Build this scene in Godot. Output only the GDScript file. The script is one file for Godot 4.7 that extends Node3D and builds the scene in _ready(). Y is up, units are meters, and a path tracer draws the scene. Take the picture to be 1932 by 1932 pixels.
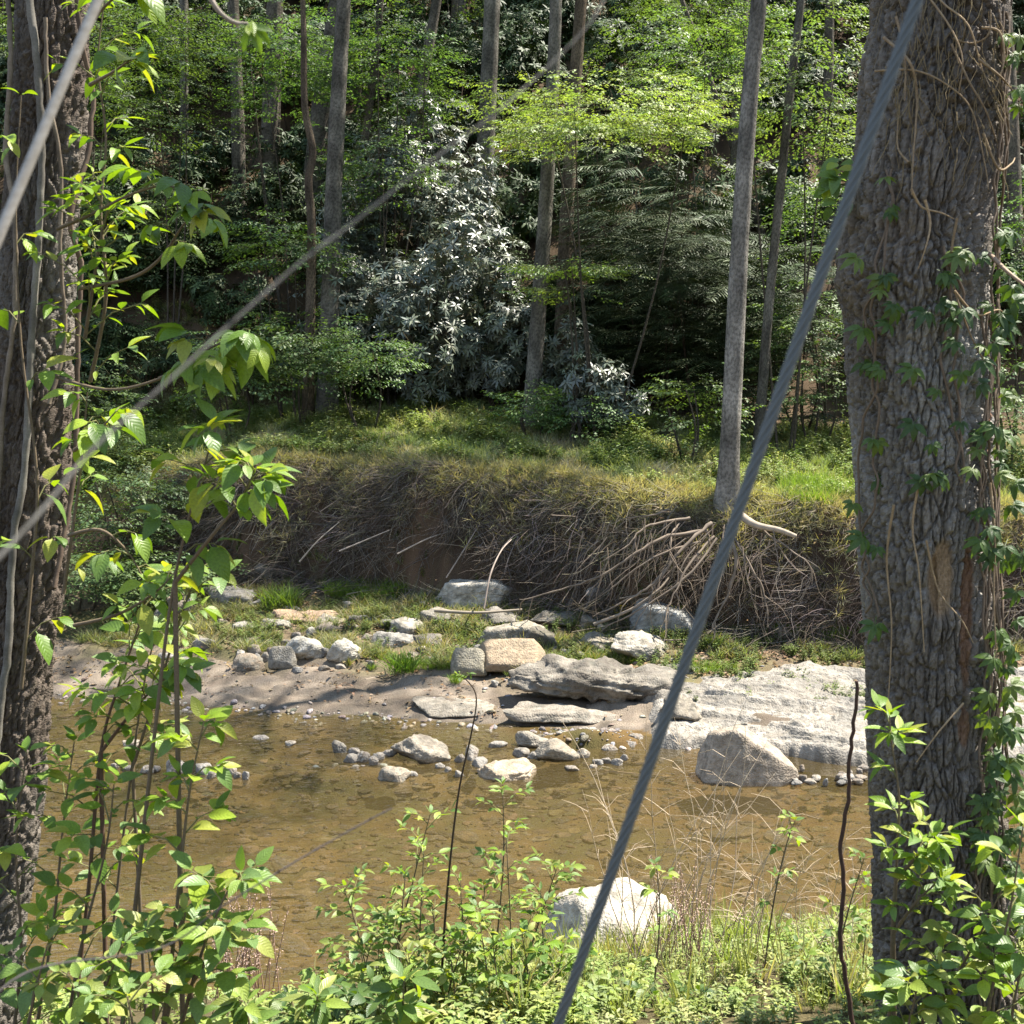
extends Node3D

# ---------------------------------------------------------------- frame of reference
const F := 2332.0
const EYE := 4.36
const PITCH := 0.11357
var rng := RandomNumberGenerator.new()
var names := {}
var nz := FastNoiseLite.new()
var nz2 := FastNoiseLite.new()
var cell := FastNoiseLite.new()
var cellv := FastNoiseLite.new()
var M := {}
var T := {}
var K := {}


class MB:
	var v := PackedVector3Array()
	var n := PackedVector3Array()
	var c := PackedColorArray()
	var u := PackedVector2Array()
	var i := PackedInt32Array()

	func vert(p: Vector3, nn: Vector3, col: Color, uv := Vector2.ZERO) -> int:
		v.append(p)
		n.append(nn)
		c.append(col)
		u.append(uv)
		return v.size() - 1

	func tri(a: int, b: int, d: int) -> void:
		i.append(a)
		i.append(b)
		i.append(d)

	func quad(a: int, b: int, d: int, e: int) -> void:
		tri(a, b, d)
		tri(a, d, e)

	func smooth() -> void:
		for k in n.size():
			n[k] = Vector3.ZERO
		for k in range(0, i.size(), 3):
			var a := v[i[k]]
			var fn := (v[i[k + 2]] - a).cross(v[i[k + 1]] - a)
			n[i[k]] += fn
			n[i[k + 1]] += fn
			n[i[k + 2]] += fn
		for k in n.size():
			n[k] = n[k].normalized() if n[k].length_squared() > 1e-20 else Vector3.UP

	# a tapered tube along points
	func tube(pts: Array, radii: Array, sides: int, cols: Array, cap := true) -> void:
		var m := pts.size()
		if m < 2:
			return
		var side := Vector3.ZERO
		var first := v.size()
		var run := 0.0
		for k in m:
			var t: Vector3
			if k == 0:
				t = pts[1] - pts[0]
			elif k == m - 1:
				t = pts[m - 1] - pts[m - 2]
			else:
				t = pts[k + 1] - pts[k - 1]
			t = t.normalized()
			if k == 0:
				side = t.cross(Vector3(0.31, 0.2, 0.93)).normalized()
			else:
				side = (side - t * side.dot(t)).normalized()
				run += (pts[k] as Vector3).distance_to(pts[k - 1])
			var up := t.cross(side)
			var r: float = radii[k] if k < radii.size() else radii[radii.size() - 1]
			var col: Color = cols[k % cols.size()]
			for s in sides + 1:
				var a := TAU * s / sides
				var dn := side * cos(a) + up * sin(a)
				vert(pts[k] + dn * r, dn, col, Vector2(float(s) / sides, run))
		for k in m - 1:
			for s in sides:
				var a := first + k * (sides + 1) + s
				quad(a, a + sides + 1, a + sides + 2, a + 1)
		if cap:
			for e in 2:
				var k2: int = 0 if e == 0 else m - 1
				var dirn: Vector3 = (pts[0] - pts[1]).normalized() if e == 0 else (pts[m - 1] - pts[m - 2]).normalized()
				var mid := vert(pts[k2], dirn, cols[k2 % cols.size()])
				for s in sides:
					var a := first + k2 * (sides + 1) + s
					if e == 0:
						tri(mid, a, a + 1)
					else:
						tri(mid, a + 1, a)

	func mesh() -> ArrayMesh:
		var arr := []
		arr.resize(Mesh.ARRAY_MAX)
		arr[Mesh.ARRAY_VERTEX] = v
		arr[Mesh.ARRAY_NORMAL] = n
		arr[Mesh.ARRAY_COLOR] = c
		arr[Mesh.ARRAY_TEX_UV] = u
		arr[Mesh.ARRAY_INDEX] = i
		var m := ArrayMesh.new()
		m.add_surface_from_arrays(Mesh.PRIMITIVE_TRIANGLES, arr)
		return m


# ---------------------------------------------------------------- small helpers
func rnd(a := 0.0, b := 1.0) -> float:
	return rng.randf_range(a, b)


func numbered(s: String) -> String:
	var k: int = names.get(s, 0)
	names[s] = k + 1
	return s if k == 0 else "%s_%03d" % [s, k]


func meta(o: Node, label := "", category := "", group := "", kind := "") -> Node:
	if label:
		o.set_meta("label", label)
	if category:
		o.set_meta("category", category)
	if group:
		o.set_meta("group", group)
	if kind:
		o.set_meta("kind", kind)
	return o


func thing(called: String, label: String, category: String, at := Vector3.ZERO, group := "") -> Node3D:
	var o := Node3D.new()
	o.name = numbered(called)
	add_child(o)
	o.position = at
	meta(o, label, category, group)
	return o


func part(called: String, m: Mesh, mat: Material, parent: Node, xf := Transform3D()) -> MeshInstance3D:
	var o := MeshInstance3D.new()
	o.name = numbered(called) if parent == self else called
	o.mesh = m
	o.material_override = mat
	o.transform = xf
	parent.add_child(o, true)
	return o


# a mass of copies of one small mesh
func mass(called: String, m: Mesh, mat: Material, parent: Node, xfs: Array, cols: Array) -> MultiMeshInstance3D:
	var mm := MultiMesh.new()
	mm.transform_format = MultiMesh.TRANSFORM_3D
	mm.use_colors = true
	mm.mesh = m
	mm.instance_count = xfs.size()
	for k in xfs.size():
		mm.set_instance_transform(k, xfs[k])
		mm.set_instance_color(k, cols[k])
	var o := MultiMeshInstance3D.new()
	o.name = numbered(called) if parent == self else called
	o.multimesh = mm
	o.material_override = mat
	o.set_meta("kind", "stuff")
	parent.add_child(o, true)
	return o


func lin(r: float, g: float, b: float) -> Color:
	return Color(r, g, b).linear_to_srgb()


func ray(px: float, py: float) -> Vector3:
	var a := (px - 966.0) / F
	var b := (966.0 - py) / F
	return Vector3(a, b * cos(PITCH) - sin(PITCH), -b * sin(PITCH) - cos(PITCH))


# the point at distance d (metres away along -z) that lies on this line of sight
func W(px: float, py: float, d: float) -> Vector3:
	var r := ray(px, py)
	return Vector3(0, EYE, 0) + r * (d / -r.z)


func G(px: float, py: float) -> Vector3:
	var d := 1.0
	var p := W(px, py, d)
	while d < 80.0:
		var q := W(px, py, d + 0.25)
		if q.y < H(q.x, d + 0.25):
			var lo := d
			var hi := d + 0.25
			for k in 12:
				var mid := (lo + hi) * 0.5
				q = W(px, py, mid)
				if q.y < H(q.x, mid):
					hi = mid
				else:
					lo = mid
			return W(px, py, hi)
		d += 0.25
		p = q
	return p


# where the line of sight meets a level plane
func L(px: float, py: float, y: float) -> Vector3:
	var r := ray(px, py)
	return Vector3(0, EYE, 0) + r * ((y - EYE) / r.y)


func lut(a: Array, x: float) -> float:
	if x <= a[0]:
		return a[1]
	for k in range(2, a.size(), 2):
		if x <= a[k]:
			var t: float = (x - a[k - 2]) / (a[k] - a[k - 2])
			return lerpf(a[k - 1], a[k + 1], t * t * (3.0 - 2.0 * t))
	return a[a.size() - 1]


func sstep(a: float, b: float, x: float) -> float:
	return smoothstep(a, b, x)


# ---------------------------------------------------------------- lie of the land (d = -z)
var near_s := [-8.0, 7.9, -2.0, 8.2, 0.0, 8.7, 1.5, 9.2, 4.0, 9.5, 8.0, 9.4]
var far_s := [-12.0, 17.2, -5.5, 16.3, -2.2, 15.5, 0.2, 14.8, 1.5, 14.6, 2.2, 14.0, 4.0, 13.9, 6.0, 13.9, 12.0, 14.8]
var foot_s := [-12.0, 22.0, -5.5, 20.9, -4.0, 20.3, 0.0, 19.1, 2.5, 17.7, 5.0, 17.1, 9.0, 17.2]
var yfoot_s := [-5.0, 0.9, 0.0, 0.75, 2.5, 0.6, 5.0, 0.5]
var ytop_s := [-9.0, 2.55, -6.0, 2.65, -4.0, 2.85, 0.0, 2.75, 2.4, 2.55, 3.4, 2.45, 6.0, 2.4]


func H(x: float, d: float) -> float:
	var ns := lut(near_s, x)
	if d < ns:
		var t := clampf((ns - d) / ns, 0.0, 1.4)
		return 2.75 * (1.0 - pow(1.0 - minf(t, 1.0), 1.5)) + 0.06 * nz.get_noise_2d(x * 60.0, d * 60.0) * minf(1.0, (ns - d) * 2.0)
	var fs := lut(far_s, x) + 0.35 * nz.get_noise_2d(x * 30.0, 77.0)
	if d < fs:
		var wdt := minf(d - ns, fs - d)
		var bed := -0.3 * sstep(0.0, 1.2, wdt)
		var bar := 13.75 + 0.35 * sin(x * 1.1 + 0.5) + 0.12 * x * 0.3
		var bx := sstep(-5.6, -4.2, x) * (1.0 - sstep(0.9, 1.9, x))
		var hb := 0.30 if x > -2.2 else 0.22
		bed += bx * hb * exp(-pow((d - bar) / (0.34 if x > -2.2 else 0.2), 2.0)) * (0.85 + 0.5 * nz.get_noise_2d(x * 90.0, d * 90.0))
		return bed + 0.035 * nz.get_noise_2d(x * 110.0, d * 110.0) * sstep(0.0, 0.4, wdt)
	var ft := lut(foot_s, x)
	var yf := lut(yfoot_s, x)
	var rough := 0.09 * nz.get_noise_2d(x * 45.0, d * 45.0) + 0.03 * nz2.get_noise_2d(x * 160.0, d * 160.0)
	if d < ft:
		var t2 := (d - fs) / (ft - fs)
		var base := yf * (0.5 * t2 + 0.5 * t2 * t2)
		# low smooth swells in the silt ledge beside the pool
		var pl := Vector3(x * 0.75 + 0.3 * nz.get_noise_2d(x * 60.0, d * 60.0), d * 2.0 + x * 0.5, 0.5)
		base += (0.03 + 0.07 * smoothstep(0.0, 0.35, cell.get_noise_3dv(pl) + 1.0) + 0.03 * cellv.get_noise_3dv(pl)) * sstep(0.0, 0.12, t2) * (1.0 - sstep(0.35, 0.6, t2))
		return base + rough * sstep(0.15, 0.7, t2) * 1.2 + 0.02 * nz.get_noise_2d(x * 30.0, d * 130.0) * sstep(0.0, 0.1, t2)
	var yt := lut(ytop_s, x) + 0.12 * nz.get_noise_2d(x * 22.0, 5.0)
	var wd := 0.95 + 0.25 * nz.get_noise_2d(x * 35.0, 40.0)
	if x < -5.5:
		wd += (-5.5 - x) * 0.8
	if d < ft + wd:
		var t3 := (d - ft) / wd
		var s := pow(sin(t3 * PI * 0.5), 0.8) + 0.03 * sin(t3 * TAU * 2.0) * (1.0 - t3)
		var lump := 0.3 * nz.get_noise_2d(x * 70.0, d * 70.0) * sin(PI * t3)
		return lerpf(yf, yt, clampf(s, 0.0, 1.05)) + lump + rough * (1.0 - t3)
	var e := d - ft - wd
	var y := yt + 0.125 * e + 0.10 * nz.get_noise_2d(x * 25.0, d * 25.0) * sstep(0.0, 1.5, e)
	var hs := 26.5 + 1.2 * nz.get_noise_2d(x * 6.0, 3.0) - sstep(2.0, 8.0, absf(x)) * 1.0
	if d > hs:
		var k := d - hs
		y += 0.78 * k * sstep(0.0, 4.0, k) + 1.3 * nz.get_noise_2d(x * 7.0, d * 7.0) * sstep(0.0, 6.0, k)
		if d > 85.0:
			y -= 0.7 * (d - 85.0)
	return y


func on(x: float, d: float) -> Vector3:
	return Vector3(x, H(x, d), -d)


func zone_color(x: float, d: float) -> Color:
	var ns := lut(near_s, x)
	var fs := lut(far_s, x) + 0.35 * nz.get_noise_2d(x * 30.0, 77.0)
	var ft := lut(foot_s, x)
	var a := nz.get_noise_2d(x * 75.0, d * 75.0)
	var b := nz2.get_noise_2d(x * 320.0, d * 320.0)
	var fine := 1.0 + 0.35 * b + 0.3 * a
	var col: Color
	if d < ns - 0.15:
		col = Color(0.10, 0.085, 0.045)
	elif d < fs:
		col = Color(0.14, 0.095, 0.037).lerp(Color(0.078, 0.068, 0.027), clampf(0.5 + a * 2.6, 0, 1))
		col = col.lerp(Color(0.15, 0.085, 0.036), sstep(0.8, 2.4, x) * 0.5)
	elif d < ft:
		var t := (d - fs) / (ft - fs)
		var sand := Color(0.25, 0.212, 0.17).lerp(Color(0.145, 0.12, 0.094), clampf(0.5 + a * 2.4, 0, 1))
		sand = sand.lerp(Color(0.12, 0.105, 0.088), (1.0 - sstep(0.0, 0.07, t + b * 0.05)) * 0.8)
		var soil := Color(0.19, 0.15, 0.1).lerp(Color(0.13, 0.12, 0.06), clampf(0.5 + a * 2.0, 0, 1))
		col = sand.lerp(soil, sstep(0.25, 0.45, t + a * 0.12))
	else:
		var e := d - ft
		var earth := Color(0.09, 0.066, 0.047).lerp(Color(0.13, 0.088, 0.058), clampf(0.5 + a * 2.0, 0, 1))
		var turf := Color(0.16, 0.14, 0.06).lerp(Color(0.1, 0.11, 0.035), clampf(0.5 + a * 2.0, 0, 1))
		var duff := Color(0.085, 0.062, 0.04).lerp(Color(0.13, 0.095, 0.06), clampf(0.5 + a * 2.0, 0, 1))
		col = earth.lerp(turf, sstep(0.6, 1.1, e + a * 0.3)).lerp(duff, sstep(5.5, 8.0, e))
	return Color(col.r * fine, col.g * fine, col.b * fine)


# ---------------------------------------------------------------- textures and materials
func noise_image(size: int, freq: float, seed_: int, type := FastNoiseLite.TYPE_SIMPLEX_SMOOTH, oct := 4, cellret := -1) -> Image:
	var f := FastNoiseLite.new()
	f.seed = seed_
	f.noise_type = type
	f.frequency = freq
	f.fractal_octaves = oct
	if oct <= 1:
		f.fractal_type = FastNoiseLite.FRACTAL_NONE
	if cellret >= 0:
		f.cellular_return_type = cellret as FastNoiseLite.CellularReturnType
	var im := f.get_seamless_image(size, size)
	im.convert(Image.FORMAT_RGBA8)
	return im


# grey value g (0..1) pulled between two tones
func toned(im: Image, lo: Color, hi: Color, power := 1.0, speck: Image = null, speck_gain := 0.0) -> ImageTexture:
	var w := im.get_width()
	var out := Image.create(w, w, true, Image.FORMAT_RGBA8)
	for y in w:
		for x in w:
			var g := pow(im.get_pixel(x, y).r, power)
			if speck:
				g = clampf(g + (speck.get_pixel(x, y).r - 0.5) * speck_gain, 0, 1)
			out.set_pixel(x, y, lo.lerp(hi, g))
	out.generate_mipmaps()
	return ImageTexture.create_from_image(out)


func std(tex: Texture2D, rough := 0.85, spec := 0.4) -> StandardMaterial3D:
	var m := StandardMaterial3D.new()
	m.vertex_color_use_as_albedo = true
	m.roughness = rough
	m.metallic_specular = spec
	if tex:
		m.albedo_texture = tex
	return m


func leafy(rough := 0.45, spec := 0.5, back := Color(1, 1, 0.45)) -> StandardMaterial3D:
	var m := StandardMaterial3D.new()
	m.vertex_color_use_as_albedo = true
	m.roughness = rough
	m.metallic_specular = spec
	m.backlight_enabled = true
	m.backlight = back
	m.cull_mode = BaseMaterial3D.CULL_DISABLED
	return m


func tri_map(m: StandardMaterial3D, scale: float, world := true) -> StandardMaterial3D:
	m.uv1_triplanar = true
	m.uv1_world_triplanar = world
	m.uv1_scale = Vector3.ONE * scale
	return m


func make_materials() -> void:
	var fine := noise_image(512, 0.02, 3, FastNoiseLite.TYPE_SIMPLEX_SMOOTH, 6)
	var speck := noise_image(512, 0.16, 8, FastNoiseLite.TYPE_SIMPLEX_SMOOTH, 3)
	var grain := noise_image(512, 0.05, 12, FastNoiseLite.TYPE_SIMPLEX_SMOOTH, 5)
	var pebb := noise_image(512, 0.035, 21, FastNoiseLite.TYPE_CELLULAR, 1, FastNoiseLite.RETURN_CELL_VALUE)
	var pebh := noise_image(512, 0.035, 21, FastNoiseLite.TYPE_CELLULAR, 1, FastNoiseLite.RETURN_DISTANCE)
	var h_fine := ImageTexture.create_from_image(grain)
	var h_coarse := ImageTexture.create_from_image(fine)
	var t_rock := toned(fine, Color(0.76, 0.74, 0.71), Color(1, 1, 1), 0.8, speck, 0.7)
	var t_soil := toned(grain, Color(0.66, 0.63, 0.6), Color(1, 1, 1), 0.8, speck, 0.8)
	# ground
	var m := tri_map(std(t_soil, 0.95, 0.25), 1.6)
	m.heightmap_enabled = true
	m.heightmap_texture = h_fine
	m.heightmap_scale = 0.9
	M.ground = m
	# rocks
	m = tri_map(std(t_rock, 0.85, 0.35), 1.3)
	m.heightmap_enabled = true
	m.heightmap_texture = h_fine
	m.heightmap_scale = 1.6
	M.rock = m
	# bark of the trees beyond the stream
	m = std(null, 0.92, 0.2)
	m.uv1_scale = Vector3(3, 1.2, 1)
	var bk := noise_image(512, 0.03, 31, FastNoiseLite.TYPE_CELLULAR, 2, FastNoiseLite.RETURN_DISTANCE2_SUB)
	var strd := Image.create(256, 512, true, Image.FORMAT_RGBA8)
	for y in 512:
		for x in 256:
			var g := bk.get_pixel((x * 4) % 512, y).r * 0.6 + speck.get_pixel((x * 2) % 512, y).r * 0.4
			strd.set_pixel(x, y, Color(g, g, g))
	strd.generate_mipmaps()
	var bt := ImageTexture.create_from_image(strd)
	var bcol := Image.create(256, 512, true, Image.FORMAT_RGBA8)
	for y in 512:
		for x in 256:
			var g := clampf(0.82 + 0.75 * (speck.get_pixel((x * 2) % 512, y).r - 0.45) + 0.5 * (fine.get_pixel(x, y).r - 0.5), 0.3, 1.0)
			bcol.set_pixel(x, y, Color(g, g * 0.99, g * 0.97))
	bcol.generate_mipmaps()
	m.albedo_texture = ImageTexture.create_from_image(bcol)
	m.heightmap_enabled = true
	m.heightmap_texture = bt
	m.heightmap_scale = 2.5
	M.bark = m
	# bark of the two near trees: the plates are geometry, this is only grain
	m = tri_map(std(t_rock, 0.9, 0.25), 5.0)
	m.heightmap_enabled = true
	m.heightmap_texture = h_fine
	m.heightmap_scale = 0.5
	M.nearbark = m
	m = tri_map(std(t_rock, 0.8, 0.3), 9.0)
	M.wood = m
	# leaves with veins
	var lf := Image.create(128, 256, true, Image.FORMAT_RGBA8)
	var lh := Image.create(128, 256, true, Image.FORMAT_RGBA8)
	for y in 256:
		for x in 128:
			var a := absf(x - 63.5) / 64.0
			var vv := y / 256.0
			var ph := fposmod((vv - a * 0.28) * 8.0, 1.0)
			var vein := maxf(exp(-pow(a / 0.035, 2.0)), 0.6 * exp(-pow((ph - 0.5) / 0.07, 2.0)) * (1.0 - a))
			var mott := 0.97 + 0.2 * (fine.get_pixel(x * 2, y * 2).r - 0.5) + 0.1 * (speck.get_pixel(x, y).r - 0.5)
			var base := Color(0.95 * mott, 0.97 * mott, 0.92 * mott)
			lf.set_pixel(x, y, base.lerp(Color(1, 1, 1), vein * 0.45))
			var hh := 0.5 + 0.35 * sin(ph * TAU - PI * 0.5) * (1.0 - a * 0.5) - vein * 0.3
			lh.set_pixel(x, y, Color(hh, hh, hh))
	lf.generate_mipmaps()
	lh.generate_mipmaps()
	var lft := ImageTexture.create_from_image(lf)
	var lht := ImageTexture.create_from_image(lh)
	K.leaf_mats = {}
	var sets := {
		"fresh": [[0.26, 0.37, 0.04], [0.2, 0.32, 0.035], [0.33, 0.43, 0.05], [0.23, 0.34, 0.065], [0.14, 0.24, 0.035], [0.17, 0.27, 0.08], [0.36, 0.38, 0.07], [0.11, 0.19, 0.04]],
		"shrub": [[0.25, 0.35, 0.075], [0.18, 0.28, 0.065], [0.33, 0.42, 0.09], [0.14, 0.22, 0.06], [0.2, 0.3, 0.12], [0.38, 0.4, 0.12], [0.22, 0.26, 0.06]],
		"creeper": [[0.085, 0.15, 0.045], [0.11, 0.18, 0.045], [0.07, 0.125, 0.04], [0.16, 0.22, 0.06]],
	}
	for k in sets:
		K.leaf_mats[k] = []
		for c in sets[k]:
			var g := leafy(0.42, 0.5, Color(1, 1, 0.4))
			g.albedo_color = lin(c[0], c[1], c[2])
			g.albedo_texture = lft
			g.heightmap_enabled = true
			g.heightmap_texture = lht
			g.heightmap_scale = 0.12
			K.leaf_mats[k].append(g)
	M.foliage = leafy(0.5, 0.45, Color(0.9, 0.95, 0.55))
	M.rhodo = leafy(0.42, 0.52, Color(0.28, 0.3, 0.1))
	M.rhodo_dull = leafy(0.55, 0.32, Color(0.35, 0.38, 0.1))
	M.hemlock = leafy(0.6, 0.4, Color(0.3, 0.32, 0.12))
	M.grass = leafy(0.65, 0.35, Color(0.95, 0.95, 0.6))
	M.dry = leafy(0.85, 0.2, Color(0.35, 0.33, 0.25))
	# water
	var wn1 := noise_image(512, 0.018, 51, FastNoiseLite.TYPE_SIMPLEX_SMOOTH, 3)
	wn1.bump_map_to_normal_map(4.0)
	wn1.generate_mipmaps()
	m = StandardMaterial3D.new()
	m.transparency = BaseMaterial3D.TRANSPARENCY_ALPHA
	m.albedo_color = Color(lin(0.1, 0.072, 0.026), 0.3)
	m.roughness = 0.04
	m.metallic_specular = 0.5
	m.normal_enabled = true
	m.normal_texture = ImageTexture.create_from_image(wn1)
	m.normal_scale = 1.2
	m.uv1_scale = Vector3(0.55, 1.3, 1)
	M.water = m
	m = StandardMaterial3D.new()
	m.albedo_color = lin(0.1, 0.115, 0.12)
	m.metallic = 0.2
	m.roughness = 0.6
	M.steel = m


# ---------------------------------------------------------------- leaf and tuft shapes
# one leaf from the origin along +Z, face up (+Y)
func leaf_into(b: MB, xf: Transform3D, ln: float, wd: float, fold: float, curl: float, segs: int, col: Color, stalk := 0.0) -> void:
	var mid := []
	var lft := []
	var rgt := []
	for k in segs + 1:
		var t := float(k) / segs
		var w := wd * 0.5 * pow(sin(PI * pow(t, 0.78)), 0.85) if k > 0 and k < segs else 0.0006
		var z := stalk + t * ln
		var y := -curl * ln * t * t
		var sl := -2.0 * curl * t
		var nn := Vector3(0, 1, -sl).normalized()
		mid.append(b.vert(xf * Vector3(0, y, z), xf.basis * nn, col, Vector2(0.5, t)))
		var e := Vector3(cos(fold), sin(fold), 0)
		var nl := (nn + Vector3(sin(fold), 0, 0)).normalized()
		var nr := (nn - Vector3(sin(fold), 0, 0)).normalized()
		lft.append(b.vert(xf * (Vector3(-e.x * w, y + e.y * w, z)), xf.basis * nl, col, Vector2(0.02, t)))
		rgt.append(b.vert(xf * (Vector3(e.x * w, y + e.y * w, z)), xf.basis * nr, col, Vector2(0.98, t)))
	for k in segs:
		b.quad(mid[k], mid[k + 1], lft[k + 1], lft[k])
		b.quad(rgt[k], rgt[k + 1], mid[k + 1], mid[k])
	if stalk > 0.0:
		var s := wd * 0.022
		var p0 := b.vert(xf * Vector3(-s, 0, 0), xf.basis.y, col, Vector2(0.5, 0.02))
		var p1 := b.vert(xf * Vector3(s, 0, 0), xf.basis.y, col, Vector2(0.5, 0.02))
		var p2 := b.vert(xf * Vector3(s, 0, stalk), xf.basis.y, col, Vector2(0.5, 0.02))
		var p3 := b.vert(xf * Vector3(-s, 0, stalk), xf.basis.y, col, Vector2(0.5, 0.02))
		b.quad(p0, p1, p2, p3)


func aim(dir: Vector3, up: Vector3) -> Basis:
	var z := dir.normalized()
	var x := up.cross(z)
	if x.length() < 0.01:
		x = Vector3(1, 0, 0.1).cross(z)
	x = x.normalized()
	return Basis(x, z.cross(x), z)


func make_shapes() -> void:
	var white := Color(1, 1, 1)
	# single leaves, unit length
	K.leaf = []
	for k in 4:
		var b := MB.new()
		leaf_into(b, Transform3D(), 1.0, 0.5 + 0.05 * k, 0.18 + 0.1 * (k % 3), 0.12 + 0.13 * k, 6, white, 0.14)
		K.leaf.append(b.mesh())
	K.narrow = []
	for k in 3:
		var b := MB.new()
		leaf_into(b, Transform3D(), 1.0, 0.38 + 0.04 * k, 0.2 + 0.12 * k, 0.05 + 0.15 * k, 6, white, 0.1)
		K.narrow.append(b.mesh())
	K.tri = []
	for k in 3:
		var b := MB.new()
		for s in 3:
			var a: float = [0.0, 1.05, -1.05][s] + rnd(-0.15, 0.15)
			var bs := aim(Vector3(sin(a), rnd(-0.5, -0.1), cos(a)), Vector3.UP)
			leaf_into(b, Transform3D(bs, Vector3(0, 0, 0.28)), rnd(0.68, 0.8), rnd(0.36, 0.44), rnd(0.15, 0.35), rnd(0.2, 0.5), 6, white, 0.05)
		var s0 := b.vert(Vector3(-0.008, 0, 0), Vector3.UP, white, Vector2(0.5, 0.02))
		var s1 := b.vert(Vector3(0.008, 0, 0), Vector3.UP, white, Vector2(0.5, 0.02))
		var s2 := b.vert(Vector3(0.008, 0, 0.3), Vector3.UP, white, Vector2(0.5, 0.02))
		var s3 := b.vert(Vector3(-0.008, 0, 0.3), Vector3.UP, white, Vector2(0.5, 0.02))
		b.quad(s0, s1, s2, s3)
		K.tri.append(b.mesh())
	K.palm = []
	for k in 3:
		var b := MB.new()
		for s in 5:
			var a := (s - 2) * 0.78 + rnd(-0.1, 0.1)
			var bs := aim(Vector3(sin(a), rnd(-0.35, -0.05), cos(a)), Vector3.UP)
			leaf_into(b, Transform3D(bs, Vector3(0, 0, 0.3)), rnd(0.55, 0.7) * (1.0 - 0.1 * absf(s - 2)), rnd(0.2, 0.26), 0.25, rnd(0.25, 0.6), 5, white, 0.03)
		var s0 := b.vert(Vector3(-0.01, 0, 0), Vector3.UP, white, Vector2(0.5, 0.02))
		var s1 := b.vert(Vector3(0.01, 0, 0), Vector3.UP, white, Vector2(0.5, 0.02))
		var s2 := b.vert(Vector3(0.01, 0, 0.3), Vector3.UP, white, Vector2(0.5, 0.02))
		var s3 := b.vert(Vector3(-0.01, 0, 0.3), Vector3.UP, white, Vector2(0.5, 0.02))
		b.quad(s0, s1, s2, s3)
		K.palm.append(b.mesh())
	# rhododendron whorl, about 0.3 m across
	K.whorl = []
	for k in 4:
		var b := MB.new()
		var cnt := 8 + k % 3
		for s in cnt:
			var a := TAU * s / cnt + rnd(-0.25, 0.25)
			var lift := rnd(-0.45, 0.35)
			var g := rnd(0.75, 1.15)
			leaf_into(b, Transform3D(aim(Vector3(cos(a), lift, sin(a)), Vector3.UP), Vector3.ZERO), rnd(0.12, 0.17), rnd(0.036, 0.048), 0.18, rnd(0.05, 0.3), 3, Color(g, g, g), 0.015)
		b.tube([Vector3(0, -0.25, 0), Vector3(0.01, 0, 0)], [0.006, 0.004], 4, [Color(1.1, 0.7, 0.5)], false)
		K.whorl.append(b.mesh())
	# flat spray of broad leaves along a twig, 0.7 m
	K.spray = []
	for k in 4:
		var b := MB.new()
		var tw := [Vector3.ZERO]
		for s in 6:
			tw.append(tw[s] + Vector3(rnd(-0.03, 0.03), rnd(-0.03, 0.015), 0.12))
		b.tube(tw, [0.006, 0.005, 0.004, 0.003], 3, [Color(0.6, 0.42, 0.5)], false)
		for s in 26:
			var t := 0.08 + 0.92 * s / 25.0
			var q: Vector3 = tw[int(t * 5.99)].lerp(tw[mini(6, int(t * 5.99) + 1)], fposmod(t * 5.99, 1.0))
			var side := 1.0 if s % 2 == 0 else -1.0
			var out := rnd(0.0, 0.2) * (1.1 - t)
			var a := side * rnd(0.5, 1.3)
			var dirv := Vector3(sin(a), rnd(-0.35, 0.1), cos(a))
			var g := rnd(0.75, 1.2)
			leaf_into(b, Transform3D(aim(dirv, Vector3(rnd(-0.35, 0.35), 1, rnd(-0.35, 0.35))), q + Vector3(side * out, rnd(-0.03, 0.03), out * 0.6)), rnd(0.06, 0.095), rnd(0.04, 0.06), 0.2, 0.2, 2, Color(g, g, g * rnd(0.7, 1.1)), 0.015)
		K.spray.append(b.mesh())
	# hemlock spray: side twigs with short needles in a flat fan
	K.needle = []
	for k in 3:
		var b := MB.new()
		b.tube([Vector3.ZERO, Vector3(0, -0.02, 0.35), Vector3(0, -0.1, 0.7)], [0.006, 0.004, 0.002], 3, [Color(1.2, 0.8, 0.6)], false)
		for s in 22:
			var t := 0.06 + 0.9 * s / 21.0
			var side := 1.0 if s % 2 == 0 else -1.0
			var tl := 0.3 * (1.0 - t * 0.8) * rnd(0.7, 1.2)
			var p0 := Vector3(0, -0.1 * t * t, 0.7 * t)
			var dr := Vector3(side * 0.8, rnd(-0.25, 0.05), 0.6).normalized()
			var g := rnd(0.7, 1.25)
			leaf_into(b, Transform3D(aim(dr, Vector3(rnd(-0.5, 0.5), 1, rnd(-0.3, 0.3))), p0), tl, rnd(0.014, 0.024), 0.1, 0.15, 3, Color(g, g, g))
			for q in 3:
				var dr2 := (dr + Vector3(rnd(-0.5, 0.5), rnd(-0.2, 0.2), 0.7)).normalized()
				leaf_into(b, Transform3D(aim(dr2, Vector3.UP), p0 + dr * tl * (0.25 + 0.22 * q)), tl * 0.35, 0.013, 0.1, 0.1, 1, Color(g, g, g))
		K.needle.append(b.mesh())
	# grass tufts
	K.tuft = []
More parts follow.
